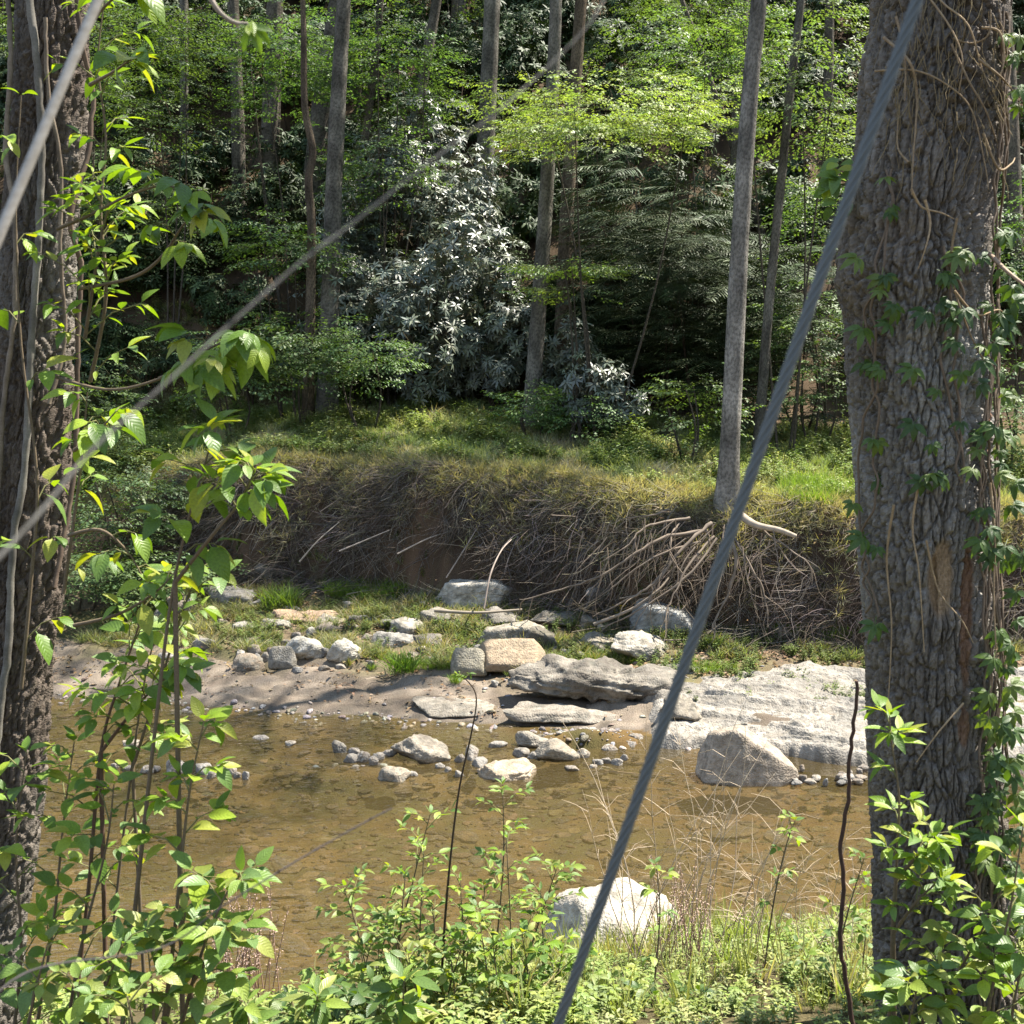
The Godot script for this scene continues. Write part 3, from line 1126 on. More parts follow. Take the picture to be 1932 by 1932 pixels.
func build_rocks() -> void:
	var pale := {"c": Color(0.6, 0.575, 0.51), "c2": Color(0.46, 0.435, 0.375)}
	# named boulders
	var half_dome := [[Vector3(-0.95, 0.25, 0.15), 0.8], [Vector3(-0.5, 0.25, 0.85), 0.62], [Vector3(0.05, 0.3, 1).normalized(), 0.62], [Vector3(0.62, 0.78, 0.1), 0.62], [Vector3(0.9, 0.2, -0.2), 0.95], [Vector3(-0.3, 0.95, -0.1), 0.92], [Vector3(0.1, 0.3, -0.95), 0.8], [Vector3(0.6, 0.1, 0.7), 0.95], [Vector3(0, -1, 0), 0.6]]
	boulder("brown half-dome boulder standing in the water before the pale ledge", 1411, 1492, 156, 116, 3, {"y": -0.05, "planes": half_dome, "sharp": 40.0, "rough": 0.035, "deep": 0.62, "c": Color(0.47, 0.405, 0.33), "c2": Color(0.35, 0.295, 0.235), "lat": 40, "lon": 60})
	var block := [[Vector3(-0.8, 0.1, 0.6), 0.85], [Vector3(0.1, 0.12, 1), 0.75], [Vector3(0.05, 1, 0.12), 0.75], [Vector3(-0.9, 0.35, -0.1), 0.9], [Vector3(0.8, 0.55, 0.1), 0.85], [Vector3(0.9, -0.2, 0.3), 0.85], [Vector3(0, 0.2, -1), 0.8], [Vector3(0, -1, 0), 0.8]]
	boulder("large cream flat-topped boulder resting on split slate by the undercut bank", 898, 1148, 138, 56, 5, pale.merged({"planes": block, "sharp": 34.0, "rough": 0.06, "deep": 0.6, "roll": 0.07, "lat": 36, "lon": 54}))
	var wedge := [[Vector3(-0.95, 0.2, 0.2), 0.85], [Vector3(-0.2, 0.1, 1), 0.7], [Vector3(0.25, 0.95, 0.2), 0.72], [Vector3(0.8, 0.5, 0.4), 0.85], [Vector3(0.9, -0.2, 0.1), 0.95], [Vector3(0, 0.2, -1), 0.8], [Vector3(0, -1, 0), 0.8]]
	boulder("blue-grey squared boulder at the foot of the hanging roots", 1258, 1202, 112, 62, 8, {"planes": wedge, "sharp": 34.0, "rough": 0.06, "deep": 0.8, "c": Color(0.42, 0.43, 0.42), "c2": Color(0.3, 0.305, 0.29), "lat": 32, "lon": 48})
	var plate := [[Vector3(-0.75, 0.25, 0.4), 0.8], [Vector3(0.0, 0.75, 0.7).normalized(), 0.42], [Vector3(0.75, 0.35, 0.3), 0.85], [Vector3(-0.1, -0.3, 1), 0.75], [Vector3(0, 0.4, -1), 0.75], [Vector3(0, -1, 0.2), 0.6]]
	boulder("tan tilted slab boulder propped above the silt ledge", 964, 1278, 100, 66, 11, {"planes": plate, "sharp": 36.0, "rough": 0.04, "deep": 0.85, "c": Color(0.42, 0.33, 0.23), "c2": Color(0.34, 0.27, 0.19), "lat": 32, "lon": 48})
	boulder("narrow grey slab leaning beside the tan tilted boulder", 884, 1284, 52, 62, 14, {"planes": plate, "sharp": 18.0, "rough": 0.05, "deep": 0.8, "c": Color(0.37, 0.34, 0.27), "c2": Color(0.28, 0.26, 0.2)})
	boulder("big white sunlit boulder at the near shore among green shrubs", 1162, 1905, 240, 200, 17, {"y": 0.12, "sharp": 10.0, "rough": 0.1, "deep": 0.9, "c": Color(0.6, 0.56, 0.48), "c2": Color(0.48, 0.44, 0.37), "lat": 40, "lon": 60, "planes": [[Vector3(-0.85, 0.35, 0.35), 0.8], [Vector3(-0.25, 0.95, 0.1), 0.92], [Vector3(0.45, 0.8, 0.4), 0.78], [Vector3(0.9, 0.2, 0.3), 0.95], [Vector3(0.1, 0.4, 0.9), 0.8], [Vector3(0, 0.2, -1), 0.8], [Vector3(0, -1, 0), 0.8]]})
	boulder("low pale rock beside the big white near boulder", 1285, 1890, 85, 46, 171, {"y": 0.05, "c": Color(0.44, 0.4, 0.33), "c2": Color(0.35, 0.31, 0.25)})
	boulder("round white boulder with dark pits at the head of the silt", 577, 1252, 76, 50, 19, pale.merged({"rough": 0.16, "sharp": 7.0, "c": Color(0.56, 0.51, 0.44), "c2": Color(0.38, 0.33, 0.27)}))
	boulder("cream boulder with a round hollow beside the pitted white boulder", 646, 1256, 66, 50, 23, pale.merged({"rough": 0.16, "sharp": 8.0, "c": Color(0.55, 0.5, 0.42)}))
	boulder("upright grey paddle-shaped stone leaning on the pitted white boulder", 530, 1264, 40, 50, 29, {"name": "stone", "planes": plate, "sharp": 16.0, "rough": 0.04, "deep": 0.6, "c": Color(0.34, 0.32, 0.28)})
	boulder("pale grey boulder half hidden by tall green grass under the bank", 513, 1098, 62, 38, 31, {"c": Color(0.38, 0.34, 0.29), "rough": 0.08})
	boulder("long cream boulder with weathered face behind the tan tilted slab", 962, 1216, 110, 36, 37, {"c": Color(0.42, 0.38, 0.3), "planes": block, "roll": 0.14, "deep": 0.5})
	boulder("dark mossy boulder behind the tan tilted slab", 1018, 1226, 62, 40, 41, {"c": Color(0.2, 0.18, 0.15), "c2": Color(0.13, 0.12, 0.09)})
	boulder("grey weathered slab below the cream flat-topped boulder", 830, 1182, 84, 30, 43, {"name": "slab_rock", "c": Color(0.31, 0.29, 0.25), "strata": 0.05, "deep": 0.7})
	boulder("thinly layered slate slab under the cream flat-topped boulder", 944, 1186, 98, 30, 47, {"name": "slab_rock", "c": Color(0.27, 0.25, 0.22), "c2": Color(0.19, 0.175, 0.15), "strata": 0.11, "deep": 0.7, "lat": 32, "lon": 44})
	boulder("white quartz-veined stone beside the weathered slab", 770, 1202, 72, 28, 53, {"name": "stone", "c": Color(0.47, 0.44, 0.39), "strata": 0.06})
	boulder("flat lichen-grey stone behind the grass clump on the silt", 742, 1222, 92, 26, 59, {"name": "stone", "c": Color(0.36, 0.35, 0.32), "c2": Color(0.24, 0.23, 0.21), "deep": 0.5})
	boulder("white weathered boulder sloping down beside the blue-grey boulder", 1216, 1252, 120, 50, 61, {"c": Color(0.48, 0.45, 0.39), "c2": Color(0.34, 0.31, 0.26), "strata": 0.05, "roll": -0.35, "lat": 32, "lon": 48})
	boulder("rounded buff stone in yellow-green weeds above the dark layered outcrop", 1130, 1230, 72, 32, 67, {"name": "stone", "c": Color(0.4, 0.35, 0.26)})
	boulder("brown rounded stone beside the yellow flowers", 1112, 1192, 42, 34, 71, {"name": "stone", "c": Color(0.26, 0.22, 0.17)})
	boulder("dull brown slab lying in weeds before the yellow flowers", 1060, 1186, 100, 28, 73, {"name": "slab_rock", "c": Color(0.22, 0.19, 0.15)})
	boulder("small pale slab in the grass under the bare right-hand bank".replace("right-hand ", ""), 1490, 1206, 42, 22, 79, {"name": "slab_rock", "c": Color(0.4, 0.38, 0.31)})
	boulder("orange-tan flat slab among stones by the grass", 572, 1180, 105, 26, 83, {"name": "slab_rock", "c": Color(0.42, 0.3, 0.2), "c2": Color(0.33, 0.24, 0.17), "planes": plate, "deep": 0.5})
	boulder("buff flat slab next to the orange-tan slab", 622, 1186, 70, 22, 89, {"name": "slab_rock", "c": Color(0.38, 0.33, 0.25)})
	boulder("thin grey slab tilted before the orange-tan slab", 508, 1188, 60, 20, 97, {"name": "slab_rock", "c": Color(0.36, 0.35, 0.33)})
	boulder("long grey boulder under the sapling leaves near the bank foot", 430, 1150, 100, 36, 101, {"c": Color(0.32, 0.3, 0.27)})
	boulder("reddish brown rock seen through the sapling stems", 345, 1165, 62, 40, 103, {"name": "stone", "c": Color(0.36, 0.29, 0.23)})
	boulder("brown flat rock at the silt edge below the pitted white boulder", 465, 1266, 62, 26, 107, {"name": "stone", "c": Color(0.3, 0.24, 0.18)})
	# stones that stand in the stream
	boulder("pale ridged boulder in the stone bar across the stream", 795, 1446, 116, 44, 109, {"y": -0.03, "c": Color(0.38, 0.34, 0.28), "c2": Color(0.25, 0.22, 0.18), "rough": 0.13, "roll": -0.25, "lat": 32, "lon": 48})
	boulder("wide flat cream boulder at the downstream edge of the stone bar", 962, 1478, 134, 27, 113, {"y": -0.02, "c": Color(0.5, 0.42, 0.32), "c2": Color(0.38, 0.31, 0.23), "strata": 0.05, "lat": 32, "lon": 48})
	boulder("smooth rounded tan boulder at the end of the stone bar", 1062, 1440, 82, 32, 127, {"y": -0.02, "c": Color(0.36, 0.31, 0.24), "rough": 0.05, "roll": -0.15})
	boulder("half-submerged brown boulder alone below the stone bar", 746, 1480, 62, 24, 131, {"y": -0.03, "c": Color(0.4, 0.33, 0.25), "rough": 0.08})
	boulder("small dark upright rock at the end of the stone bar", 640, 1424, 26, 26, 137, {"y": -0.02, "name": "stone", "c": Color(0.17, 0.165, 0.16)})
	boulder("long grey slab beside the smooth rounded tan boulder", 1010, 1412, 84, 20, 139, {"y": 0.0, "name": "slab_rock", "c": Color(0.33, 0.3, 0.25), "deep": 0.5, "roll": -0.12})
	boulder("bone-white block stone in the shallows behind the sapling stems", 328, 1462, 46, 34, 149, {"y": -0.02, "name": "stone", "c": Color(0.55, 0.48, 0.42), "sharp": 14.0})
	boulder("dark two-toned stone alone in the pool behind sapling stems", 246, 1412, 34, 18, 151, {"y": -0.02, "name": "stone", "c": Color(0.4, 0.34, 0.28)})
	# small stones that can be told apart, along the bar and in the shallows
	var small := [[668, 1425, 34, 10], [662, 1440, 40, 14], [688, 1440, 26, 18], [706, 1446, 20, 14], [716, 1436, 26, 12], [735, 1428, 34, 10], [680, 1432, 30, 9], [890, 1434, 36, 22], [868, 1440, 24, 14], [905, 1446, 40, 14], [985, 1430, 44, 16], [1010, 1434, 36, 14], [1100, 1430, 40, 16], [1080, 1456, 36, 8], [1128, 1444, 22, 10], [1145, 1442, 24, 10], [1165, 1444, 30, 12], [1120, 1450, 18, 7], [1180, 1436, 20, 10], [866, 1468, 22, 12], [215, 1452, 22, 12], [238, 1456, 22, 10], [275, 1462, 30, 12], [295, 1458, 24, 12], [380, 1462, 38, 20], [398, 1470, 26, 12], [415, 1458, 22, 12], [432, 1464, 30, 16], [446, 1470, 22, 10], [462, 1472, 20, 14], [424, 1448, 20, 9], [940, 1412, 40, 10], [1150, 1418, 34, 10], [1190, 1410, 30, 9], [1040, 1395, 30, 8], [1100, 1382, 26, 7], [490, 1396, 30, 7], [545, 1408, 34, 7], [1200, 1395, 32, 9], [830, 1452, 24, 10], [845, 1458, 20, 8], [780, 1466, 20, 8]]
	var tones := [Color(0.36, 0.325, 0.28), Color(0.24, 0.225, 0.21), Color(0.43, 0.4, 0.355), Color(0.29, 0.24, 0.19), Color(0.31, 0.305, 0.295)]
	var k := 0
	for s in small:
		var where := "in the stone bar across the stream" if s[0] > 600 else "in the shallows behind the sapling stems"
		boulder("small water-worn stone lying " + where, s[0], s[1], s[2], s[3] * 1.2, 200 + k, {"y": -0.01, "name": "stone", "c": tones[k % 5], "c2": tones[(k + 1) % 5] * 0.75, "lat": 10, "lon": 14, "group": "small stones " + where, "turn": rnd(0, 3)})
		k += 1
	# stones scattered over the foreshore
	var fore := [[452, 1245, 30, 18], [478, 1234, 34, 18], [482, 1256, 28, 20], [500, 1250, 24, 18], [512, 1240, 26, 16], [494, 1222, 40, 14], [540, 1222, 36, 14], [610, 1240, 28, 20], [700, 1258, 22, 12], [560, 1206, 30, 12], [590, 1200, 30, 14], [1045, 1236, 30, 16], [1072, 1240, 34, 16], [1090, 1226, 28, 12], [1100, 1246, 26, 14], [935, 1296, 24, 12], [975, 1296, 26, 16], [1000, 1290, 22, 12], [1140, 1196, 34, 16], [1150, 1208, 26, 12], [1168, 1180, 30, 14], [270, 1190, 36, 22], [300, 1176, 40, 24], [250, 1140, 50, 24], [390, 1130, 50, 20], [330, 1205, 30, 18], [375, 1215, 26, 14], [690, 1176, 30, 12], [660, 1150, 36, 14], [1310, 1222, 26, 12], [1345, 1196, 22, 10], [610, 1266, 30, 10], [560, 1268, 26, 10], [640, 1262, 24, 9], [690, 1208, 26, 10], [800, 1232, 30, 12], [1010, 1256, 26, 10]]
	for s in fore:
		boulder("small dull stone scattered on the foreshore below the cut bank", s[0], s[1], s[2], s[3] * 1.1, 400 + k, {"name": "stone", "c": tones[k % 5], "c2": tones[(k + 2) % 5] * 0.75, "lat": 10, "lon": 14, "group": "stones on the foreshore", "turn": rnd(0, 3)})
		k += 1
	for q in 60:
		var px := rnd(230, 1340)
		var py := rnd(1120, 1262)
		var wz := rnd(16, 44) if q % 4 else rnd(44, 80)
		boulder("small dull stone scattered on the foreshore below the cut bank", px, py, wz, wz * rnd(0.2, 0.42), 900 + q, {"name": "stone", "c": tones[q % 5], "c2": tones[(q + 2) % 5] * 0.7, "lat": 11, "lon": 16, "strata": 0.04 if q % 3 == 0 else 0.0, "group": "stones on the foreshore", "turn": rnd(0, 3)})
	# dark slate stones beside the pale ledge's water edge
	for q in 22:
		var px := rnd(1480, 1640)
		var py := rnd(1452, 1482)
		boulder("small angular stone in the rubble at the pale ledge's water edge", px, py, rnd(8, 34), rnd(5, 13), 500 + q, {"name": "stone", "y": 0.02, "c": tones[q % 5], "c2": tones[(q + 2) % 5] * 0.7, "lat": 9, "lon": 12, "group": "rubble at the ledge", "turn": rnd(0, 3)})
	ledge()
	# flat slabs lying under water
	for q in 26:
		var p := L(rnd(120, 1560), rnd(1490, 1760), 0.0)
		var dd := -p.z
		var sz := Vector3(rnd(0.12, 0.34), rnd(0.015, 0.035), rnd(0.1, 0.25))
		var m := rock_mesh(700 + q, sz, [], 14.0, 0.05, 0.0, Color(0.17, 0.115, 0.05), Color(0.11, 0.085, 0.038), 8, 16)
		var r := part("slab_rock", m, M.rock, self)
		r.position = Vector3(p.x, H(p.x, dd) + 0.01, p.z)
		r.rotation.y = rnd(0, 3)
		meta(r, "flat brown slab lying on the stream bed under clear water", "rock", "slabs on the stream bed")
	# pebbles nobody could count
	var pm := []
	for q in 4:
		pm.append(rock_mesh(800 + q, Vector3(1, rnd(0.3, 0.5), rnd(0.6, 0.9)), [], 12.0, 0.08, 0.0, Color(1, 1, 1), Color(0.8, 0.78, 0.75), 6, 8))
	var xs := [[], [], [], []]
	var cs := [[], [], [], []]
	for q in 15000:
		var xx := rnd(-6.5, 6.5)
		var dd := rnd(8.6, 17.4)
		var fs := lut(far_s, xx)
		var hgt := H(xx, dd)
		var keep := 0.35
		if dd < fs:
			keep = 0.7 if hgt < -0.12 else 1.0
			if hgt > -0.06:
				keep = 3.0
		elif dd > fs + 1.6:
			keep = 0.3
		else:
			keep = 0.1
		if absf(dd - 13.75) < 0.6 and xx > -2.3 and xx < 1.8:
			keep = 3.0
		if rnd() > keep:
			continue
		var sz := 0.012 + 0.05 * pow(rnd(), 4.0)
		if keep > 1.0:
			sz *= 1.3
		var kk := q % 4
		xs[kk].append(Transform3D(Basis(Vector3.UP, rnd(0, 6)).scaled(Vector3.ONE * sz), Vector3(xx, hgt + sz * 0.2, -dd)))
		var tc: Color = tones[rng.randi() % 5]
		if hgt < -0.04:
			tc = Color(0.12, 0.088, 0.04)
			sz *= 0.75
		cs[kk].append(tint(tc, 0.35))
	for q in 2600:
		var xx := rnd(-6.0, 6.5)
		var dd := rnd(8.8, 15.8)
		var hgt := H(xx, dd)
		if hgt > -0.05 or dd > lut(far_s, xx):
			continue
		var sz := rnd(0.04, 0.15)
		xs[q % 4].append(Transform3D((Basis(Vector3(1, 0, 0), rnd(-0.12, 0.12)) * Basis(Vector3.UP, rnd(0, 6))).scaled(Vector3(sz, sz * 0.28, sz * 0.8)), Vector3(xx, hgt + 0.004, -dd)))
		cs[q % 4].append(tint(Color(0.1, 0.082, 0.035).lerp(Color(0.17, 0.115, 0.05), rnd()), 0.45))
	var pb := thing("pebbles", "loose pebbles and gravel of the stream bed and silt bar", "pebbles")
	pb.set_meta("kind", "stuff")
	for kk in 4:
		mass("gravel", pm[kk], M.rock, pb, xs[kk], cs[kk])


# the pale bedrock shelf and the dark layered outcrop behind it
func ledge() -> void:
	var f := FastNoiseLite.new()
	f.seed = 61
	f.frequency = 1.0
	f.fractal_octaves = 5
	var b := MB.new()
	var nx := 340
	var nd := 190
	var x0 := 1.55
	var x1 := 8.6
	var front := [1.5, 14.5, 1.72, 13.9, 2.0, 13.85, 2.4, 13.85, 3.0, 13.6, 3.8, 13.2, 5.0, 12.95, 8.6, 13.2]
	for j in nd + 1:
		for k in nx + 1:
			var x := lerpf(x0, x1, float(k) / nx)
			var fr: float = lut(front, x) + 0.12 * f.get_noise_2d(x * 1.5, 3.0)
			var bk := 16.9 - 0.25 * sstep(3.5, 6.0, x) + 0.2 * f.get_noise_2d(x, 9.0)
			var t := float(j) / nd
			var d := lerpf(fr, bk, t)
			# thin beds broken by joints into long plates, each a little higher or lower than the next
			var wob := f.get_noise_2d(x * 0.6, d * 0.8)
			var s := (d - fr) * 1.25 + x * 0.33 + wob * 1.5
			var pv := Vector3(x * 0.62 + wob * 0.9 + 0.12 * f.get_noise_2d(x * 3.0, d * 5.0), d * 1.9 + x * 0.75 + wob * 1.4 + 0.12 * f.get_noise_2d(x * 2.0 + 5.0, d * 4.0), 2.5)
			var joint := 1.0 - smoothstep(0.0, 0.09, cell.get_noise_3dv(pv) + 1.0)
			var pv2 := pv * Vector3(2.3, 2.9, 1.0) + Vector3(3, 8, 0)
			var joint2 := 1.0 - smoothstep(0.0, 0.1, cell.get_noise_3dv(pv2) + 1.0)
			var y := -0.12 + 0.25 * sstep(0.0, 0.06, t) + 0.31 * t
			y += (0.022 * cellv.get_noise_3dv(pv) + 0.012 * cellv.get_noise_3dv(pv2) - 0.03 * joint - 0.014 * joint2) * sstep(0.01, 0.08, t)
			y += 0.15 * wob * sstep(0.0, 0.3, t) + 0.06 * f.get_noise_2d(x * 1.1 + d * 0.6, d * 2.4 + x * 0.8) + 0.006 * f.get_noise_2d(x * 7.0, d * 20.0)
			var edge := minf(1.0, minf((x - x0) * 3.0, minf((x1 - x) * 2.0, (1.0 - t) * 6.0)))
			y = lerpf(-0.1 if t < 0.5 else 0.15, y, sstep(0.0, 1.0, edge))
			# weathering: pale scoured rock, grey lichen, thin brown seams
			var w1 := clampf(0.5 + 1.2 * f.get_noise_2d(x * 1.4 + 40.0, d * 2.0), 0, 1)
			var col := Color(0.33, 0.305, 0.265).lerp(Color(0.2, 0.19, 0.172), w1)
			var cvv := cellv.get_noise_3dv(pv)
			col = col * (1.0 + 0.16 * cvv)
			col = col.lerp(Color(0.2, 0.18, 0.15), clampf(1.8 * f.get_noise_2d(x * 2.6 + 70.0, d * 5.0) - 0.15, 0, 0.6))
			col = col.lerp(Color(0.13, 0.11, 0.085), 1.0 - sstep(0.015, 0.05, t + 0.02 * f.get_noise_2d(x * 5.0, 2.0)))
			var g := 1.0 + 0.4 * f.get_noise_2d(x * 14.0, d * 30.0)
			b.vert(Vector3(x, y, -d), Vector3.UP, Color(col.r * g, col.g * g, col.b * g))
	for j in nd:
		for k in nx:
			var q := j * (nx + 1) + k
			b.quad(q, q + nx + 1, q + nx + 2, q + 1)
	b.smooth()
	meta(part("bedrock_ledge", b.mesh(), M.rock, self), "broad pale scoured bedrock ledge sloping into the stream", "rock")
	boulder("dark layered rock outcrop overhanging the wet shelf beside the pale ledge", 1150, 1330, 268, 74, 301, {"strata": 0.1, "rough": 0.12, "sharp": 9.0, "deep": 0.42, "c": Color(0.29, 0.265, 0.225), "c2": Color(0.15, 0.135, 0.115), "lat": 60, "lon": 80, "name": "rock_outcrop", "roll": -0.1, "planes": [[Vector3(-0.7, 0.6, 0.3), 0.85], [Vector3(0.1, 0.95, 0.2), 0.7], [Vector3(0.05, -0.35, 0.95), 0.75], [Vector3(0.1, 0.5, 0.85), 0.8], [Vector3(0, -1, 0), 0.55], [Vector3(0, 0.2, -1), 0.8], [Vector3(1, 0, 0), 1.0]]})
	boulder("dark undercut rock between the layered outcrop and the pale ledge", 1290, 1372, 96, 54, 303, {"strata": 0.07, "c": Color(0.3, 0.27, 0.22), "c2": Color(0.2, 0.18, 0.15), "deep": 0.9, "lat": 32, "lon": 44})
	boulder("low grey whaleback of smooth rock in the silt beside the pool", 850, 1352, 190, 26, 305, {"y": 0.0, "rough": 0.06, "c": Color(0.4, 0.36, 0.3), "c2": Color(0.3, 0.27, 0.22), "deep": 0.5, "name": "rock_outcrop", "lat": 30, "lon": 50})
	boulder("second low whaleback of smooth rock reaching the wet shelf", 1060, 1372, 240, 30, 307, {"y": 0.0, "rough": 0.07, "strata": 0.03, "c": Color(0.36, 0.33, 0.28), "c2": Color(0.27, 0.24, 0.2), "deep": 0.4, "name": "rock_outcrop", "lat": 30, "lon": 50})


func build_forest() -> void:
	var grey := {"c": Color(0.25, 0.238, 0.21), "c2": Color(0.145, 0.135, 0.118)}
	var dark := {"c": Color(0.21, 0.19, 0.16), "c2": Color(0.13, 0.117, 0.098)}
	# the tree on the undercut bank and its roots
	var t := tree("bank_tree", "tall pale grey tree on the undercut bank with bare hanging roots", [[1372, 950, 18.35], [1384, 700, 18.35], [1398, 420, 18.35], [1418, 140, 18.35], [1434, -30, 18.35]], 37, {"c": Color(0.36, 0.345, 0.32), "c2": Color(0.21, 0.2, 0.18), "up": 8.0, "crown": 380, "rad": 3.4, "flare": 1.7})
	var o := t.position
	var roots := [
		[[[1340, 985, 17.75], [1290, 1030, 17.5], [1240, 1090, 17.35], [1200, 1120, 17.3], [1120, 1160, 17.4]], 0.03],
		[[[1370, 1000, 17.7], [1385, 1050, 17.45], [1375, 1110, 17.4], [1350, 1160, 17.3], [1340, 1190, 17.2]], 0.032],
		[[[1380, 1010, 17.7], [1410, 1060, 17.4], [1440, 1120, 17.3], [1445, 1180, 17.2]], 0.02],
		[[[1395, 975, 17.8], [1430, 995, 17.5], [1480, 1030, 17.2], [1520, 1060, 17.1], [1530, 1100, 17.1]], 0.018],
		[[[1330, 1000, 17.7], [1260, 1010, 17.6], [1200, 1040, 17.5], [1140, 1080, 17.5], [1060, 1110, 17.6], [980, 1130, 17.9]], 0.028],
		[[[1345, 1010, 17.7], [1300, 1060, 17.4], [1270, 1120, 17.2], [1255, 1150, 17.1]], 0.02],
		[[[1280, 985, 17.8], [1265, 1010, 17.6], [1262, 1060, 17.4], [1230, 1110, 17.3], [1220, 1160, 17.2]], 0.016],
		[[[1350, 1015, 17.6], [1290, 1090, 17.3], [1200, 1150, 17.25], [1140, 1180, 17.3]], 0.02],
		[[[1320, 1020, 17.6], [1230, 1050, 17.4], [1150, 1110, 17.4], [1080, 1150, 17.5]], 0.016],
		[[[1310, 1030, 17.5], [1280, 1075, 17.35], [1275, 1110, 17.3], [1280, 1150, 17.2]], 0.013],
		[[[1365, 1030, 17.5], [1360, 1080, 17.35], [1330, 1130, 17.3], [1330, 1170, 17.2]], 0.015],
		[[[1400, 1030, 17.5], [1405, 1080, 17.35], [1425, 1150, 17.2]], 0.012],
		[[[1455, 1000, 17.3], [1462, 1040, 17.2], [1468, 1080, 17.1]], 0.012],
		[[[1300, 975, 17.85], [1240, 985, 17.7], [1205, 1000, 17.6], [1180, 1030, 17.5], [1130, 1060, 17.5]], 0.022],
		[[[1260, 960, 18.0], [1230, 970, 17.8], [1180, 975, 17.7]], 0.018],
	]
	for r in roots:
		var pts := []
		for q in px_curve(r[0], 5):
			pts.append(q - o + Vector3(rnd(-0.012, 0.012), rnd(-0.012, 0.012), 0.1))
		var b := MB.new()
		var rad := []
		for q in pts.size():
			rad.append(lerpf(r[1] * 1.0, r[1] * 0.25, float(q) / pts.size()) * rnd(0.8, 1.25))
		b.tube(pts, rad, 8, [Color(0.25, 0.2, 0.16), Color(0.17, 0.138, 0.11), Color(0.21, 0.17, 0.135)])
		for q in 3:
			var i := 2 + rng.randi() % (pts.size() - 3)
			var p: Vector3 = pts[i]
			var dv: Vector3 = ((pts[i + 1] - pts[i]).normalized() + Vector3(rnd(-0.7, 0.7), rnd(-0.9, 0.2), rnd(-0.2, 0.3))).normalized()
			var f := [p]
			for w in 6:
				dv = (dv + Vector3(rnd(-0.4, 0.4), rnd(-0.35, 0.15), rnd(-0.15, 0.15))).normalized()
				p += dv * rnd(0.05, 0.14)
				f.append(p)
			b.tube(f, taper(7, r[1] * 0.4, 0.002), 5, [Color(0.25, 0.2, 0.155)])
		part("root", b.mesh(), M.wood, t)
	var fb := MB.new()
	for k in 90:
		var px := rnd(1090, 1500) if k < 60 else rnd(1180, 1440)
		var p := W(px, rnd(975, 1060), rnd(17.3, 17.8)) - o
		var dv := Vector3(rnd(-0.9, 0.35), -rnd(0.4, 1.1), rnd(0.0, 0.4)).normalized()
		var pts := [p]
		for q in 7:
			dv = (dv + Vector3(rnd(-0.35, 0.3), rnd(-0.3, 0.12), rnd(-0.12, 0.12))).normalized()
			p += dv * rnd(0.06, 0.18)
			pts.append(p)
		var g := rnd(0.7, 1.5)
		fb.tube(pts, taper(8, rnd(0.005, 0.011), 0.002), 4, [Color(0.22 * g, 0.175 * g, 0.135 * g)])
	part("rootlets", fb.mesh(), M.wood, t).set_meta("kind", "stuff")
	# other trees
	var far1 := {"up": 6.0, "crown": 260, "rad": 3.0}
	tree("forest_tree", "straight grey tree with the pale crooked stem at its side", [[618, 745, 26.0], [628, 400, 26.0], [640, 150, 26.0], [650, -30, 26.0]], 36, grey.merged(far1))
	tree("crooked_tree", "thin crooked tree with a broken stub beside the straight grey tree", [[582, 740, 25.0], [586, 560, 25.0], [588, 430, 25.0], [582, 340, 25.0], [590, 285, 25.0], [575, 200, 25.0], [573, 60, 25.0], [570, -30, 25.0]], 22, {"c": Color(0.2, 0.165, 0.125), "c2": Color(0.14, 0.11, 0.085), "tip": 0.25, "up": 2.0})
	tree("forest_tree", "front one of the slim close pair standing at the terrace edge", [[1004, 750, 24.0], [1018, 560, 24.0], [1030, 380, 24.0], [1044, 130, 24.0], [1050, -30, 24.0]], 30, grey.merged(far1))
	tree("forest_tree", "rear brown-barked one of the slim close pair of trees", [[1056, 735, 26.5], [1066, 480, 26.5], [1078, 260, 26.5], [1098, -30, 26.5]], 29, {"c": Color(0.22, 0.18, 0.13), "c2": Color(0.15, 0.12, 0.09)}.merged(far1))
	tree("forest_tree", "stout grey tree rising behind the silvery rhododendron", [[905, 640, 30.0], [912, 380, 30.0], [920, 200, 30.0], [930, -30, 30.0]], 38, grey.merged(far1))
	tree("forest_tree", "thin leafy tree just behind the tall pale bank tree", [[1438, 740, 21.5], [1452, 560, 21.5], [1470, 380, 21.5], [1490, 180, 21.5], [1514, -30, 21.5]], 19, grey)
	tree("forest_tree", "thick dark tree high on the slope behind bright maple leaves", [[508, 420, 33.0], [512, 200, 33.0], [520, -30, 33.0]], 36, dark)
	tree("forest_tree", "slender brown tree on the slope with pale streaked bark", [[452, 430, 32.0], [448, 200, 32.0], [438, -30, 32.0]], 26, dark)
	tree("forest_tree", "short pale pole tree in the dark slope behind the leafy sapling", [[348, 330, 34.0], [347, 120, 34.0], [346, -30, 34.0]], 17, grey)
	tree("forest_tree", "leaning dark tree touching the straight grey tree from behind", [[600, 260, 32.0], [612, 150, 32.0], [642, -30, 32.0]], 38, dark)
	tree("forest_tree", "dark sapling trunk curving up beside the straight grey tree", [[672, 420, 29.0], [690, 250, 29.0], [712, 80, 29.0], [718, -30, 29.0]], 17, dark)
	tree("forest_tree", "dark leaning trunk on the slope left bare above the rhododendron".replace("left bare ", ""), [[780, 280, 32.0], [800, 140, 32.0], [828, -30, 32.0]], 22, dark)
	tree("forest_tree", "dim brown tree directly behind the tall pale bank tree", [[1388, 420, 30.0], [1394, 200, 30.0], [1402, -30, 30.0]], 28, dark)
	tree("forest_tree", "thin dead stem leaning across the dark upper slope", [[1350, 180, 30.0], [1320, 90, 30.0], [1276, -30, 30.0]], 13, dark.merged({"up": 1.5}))
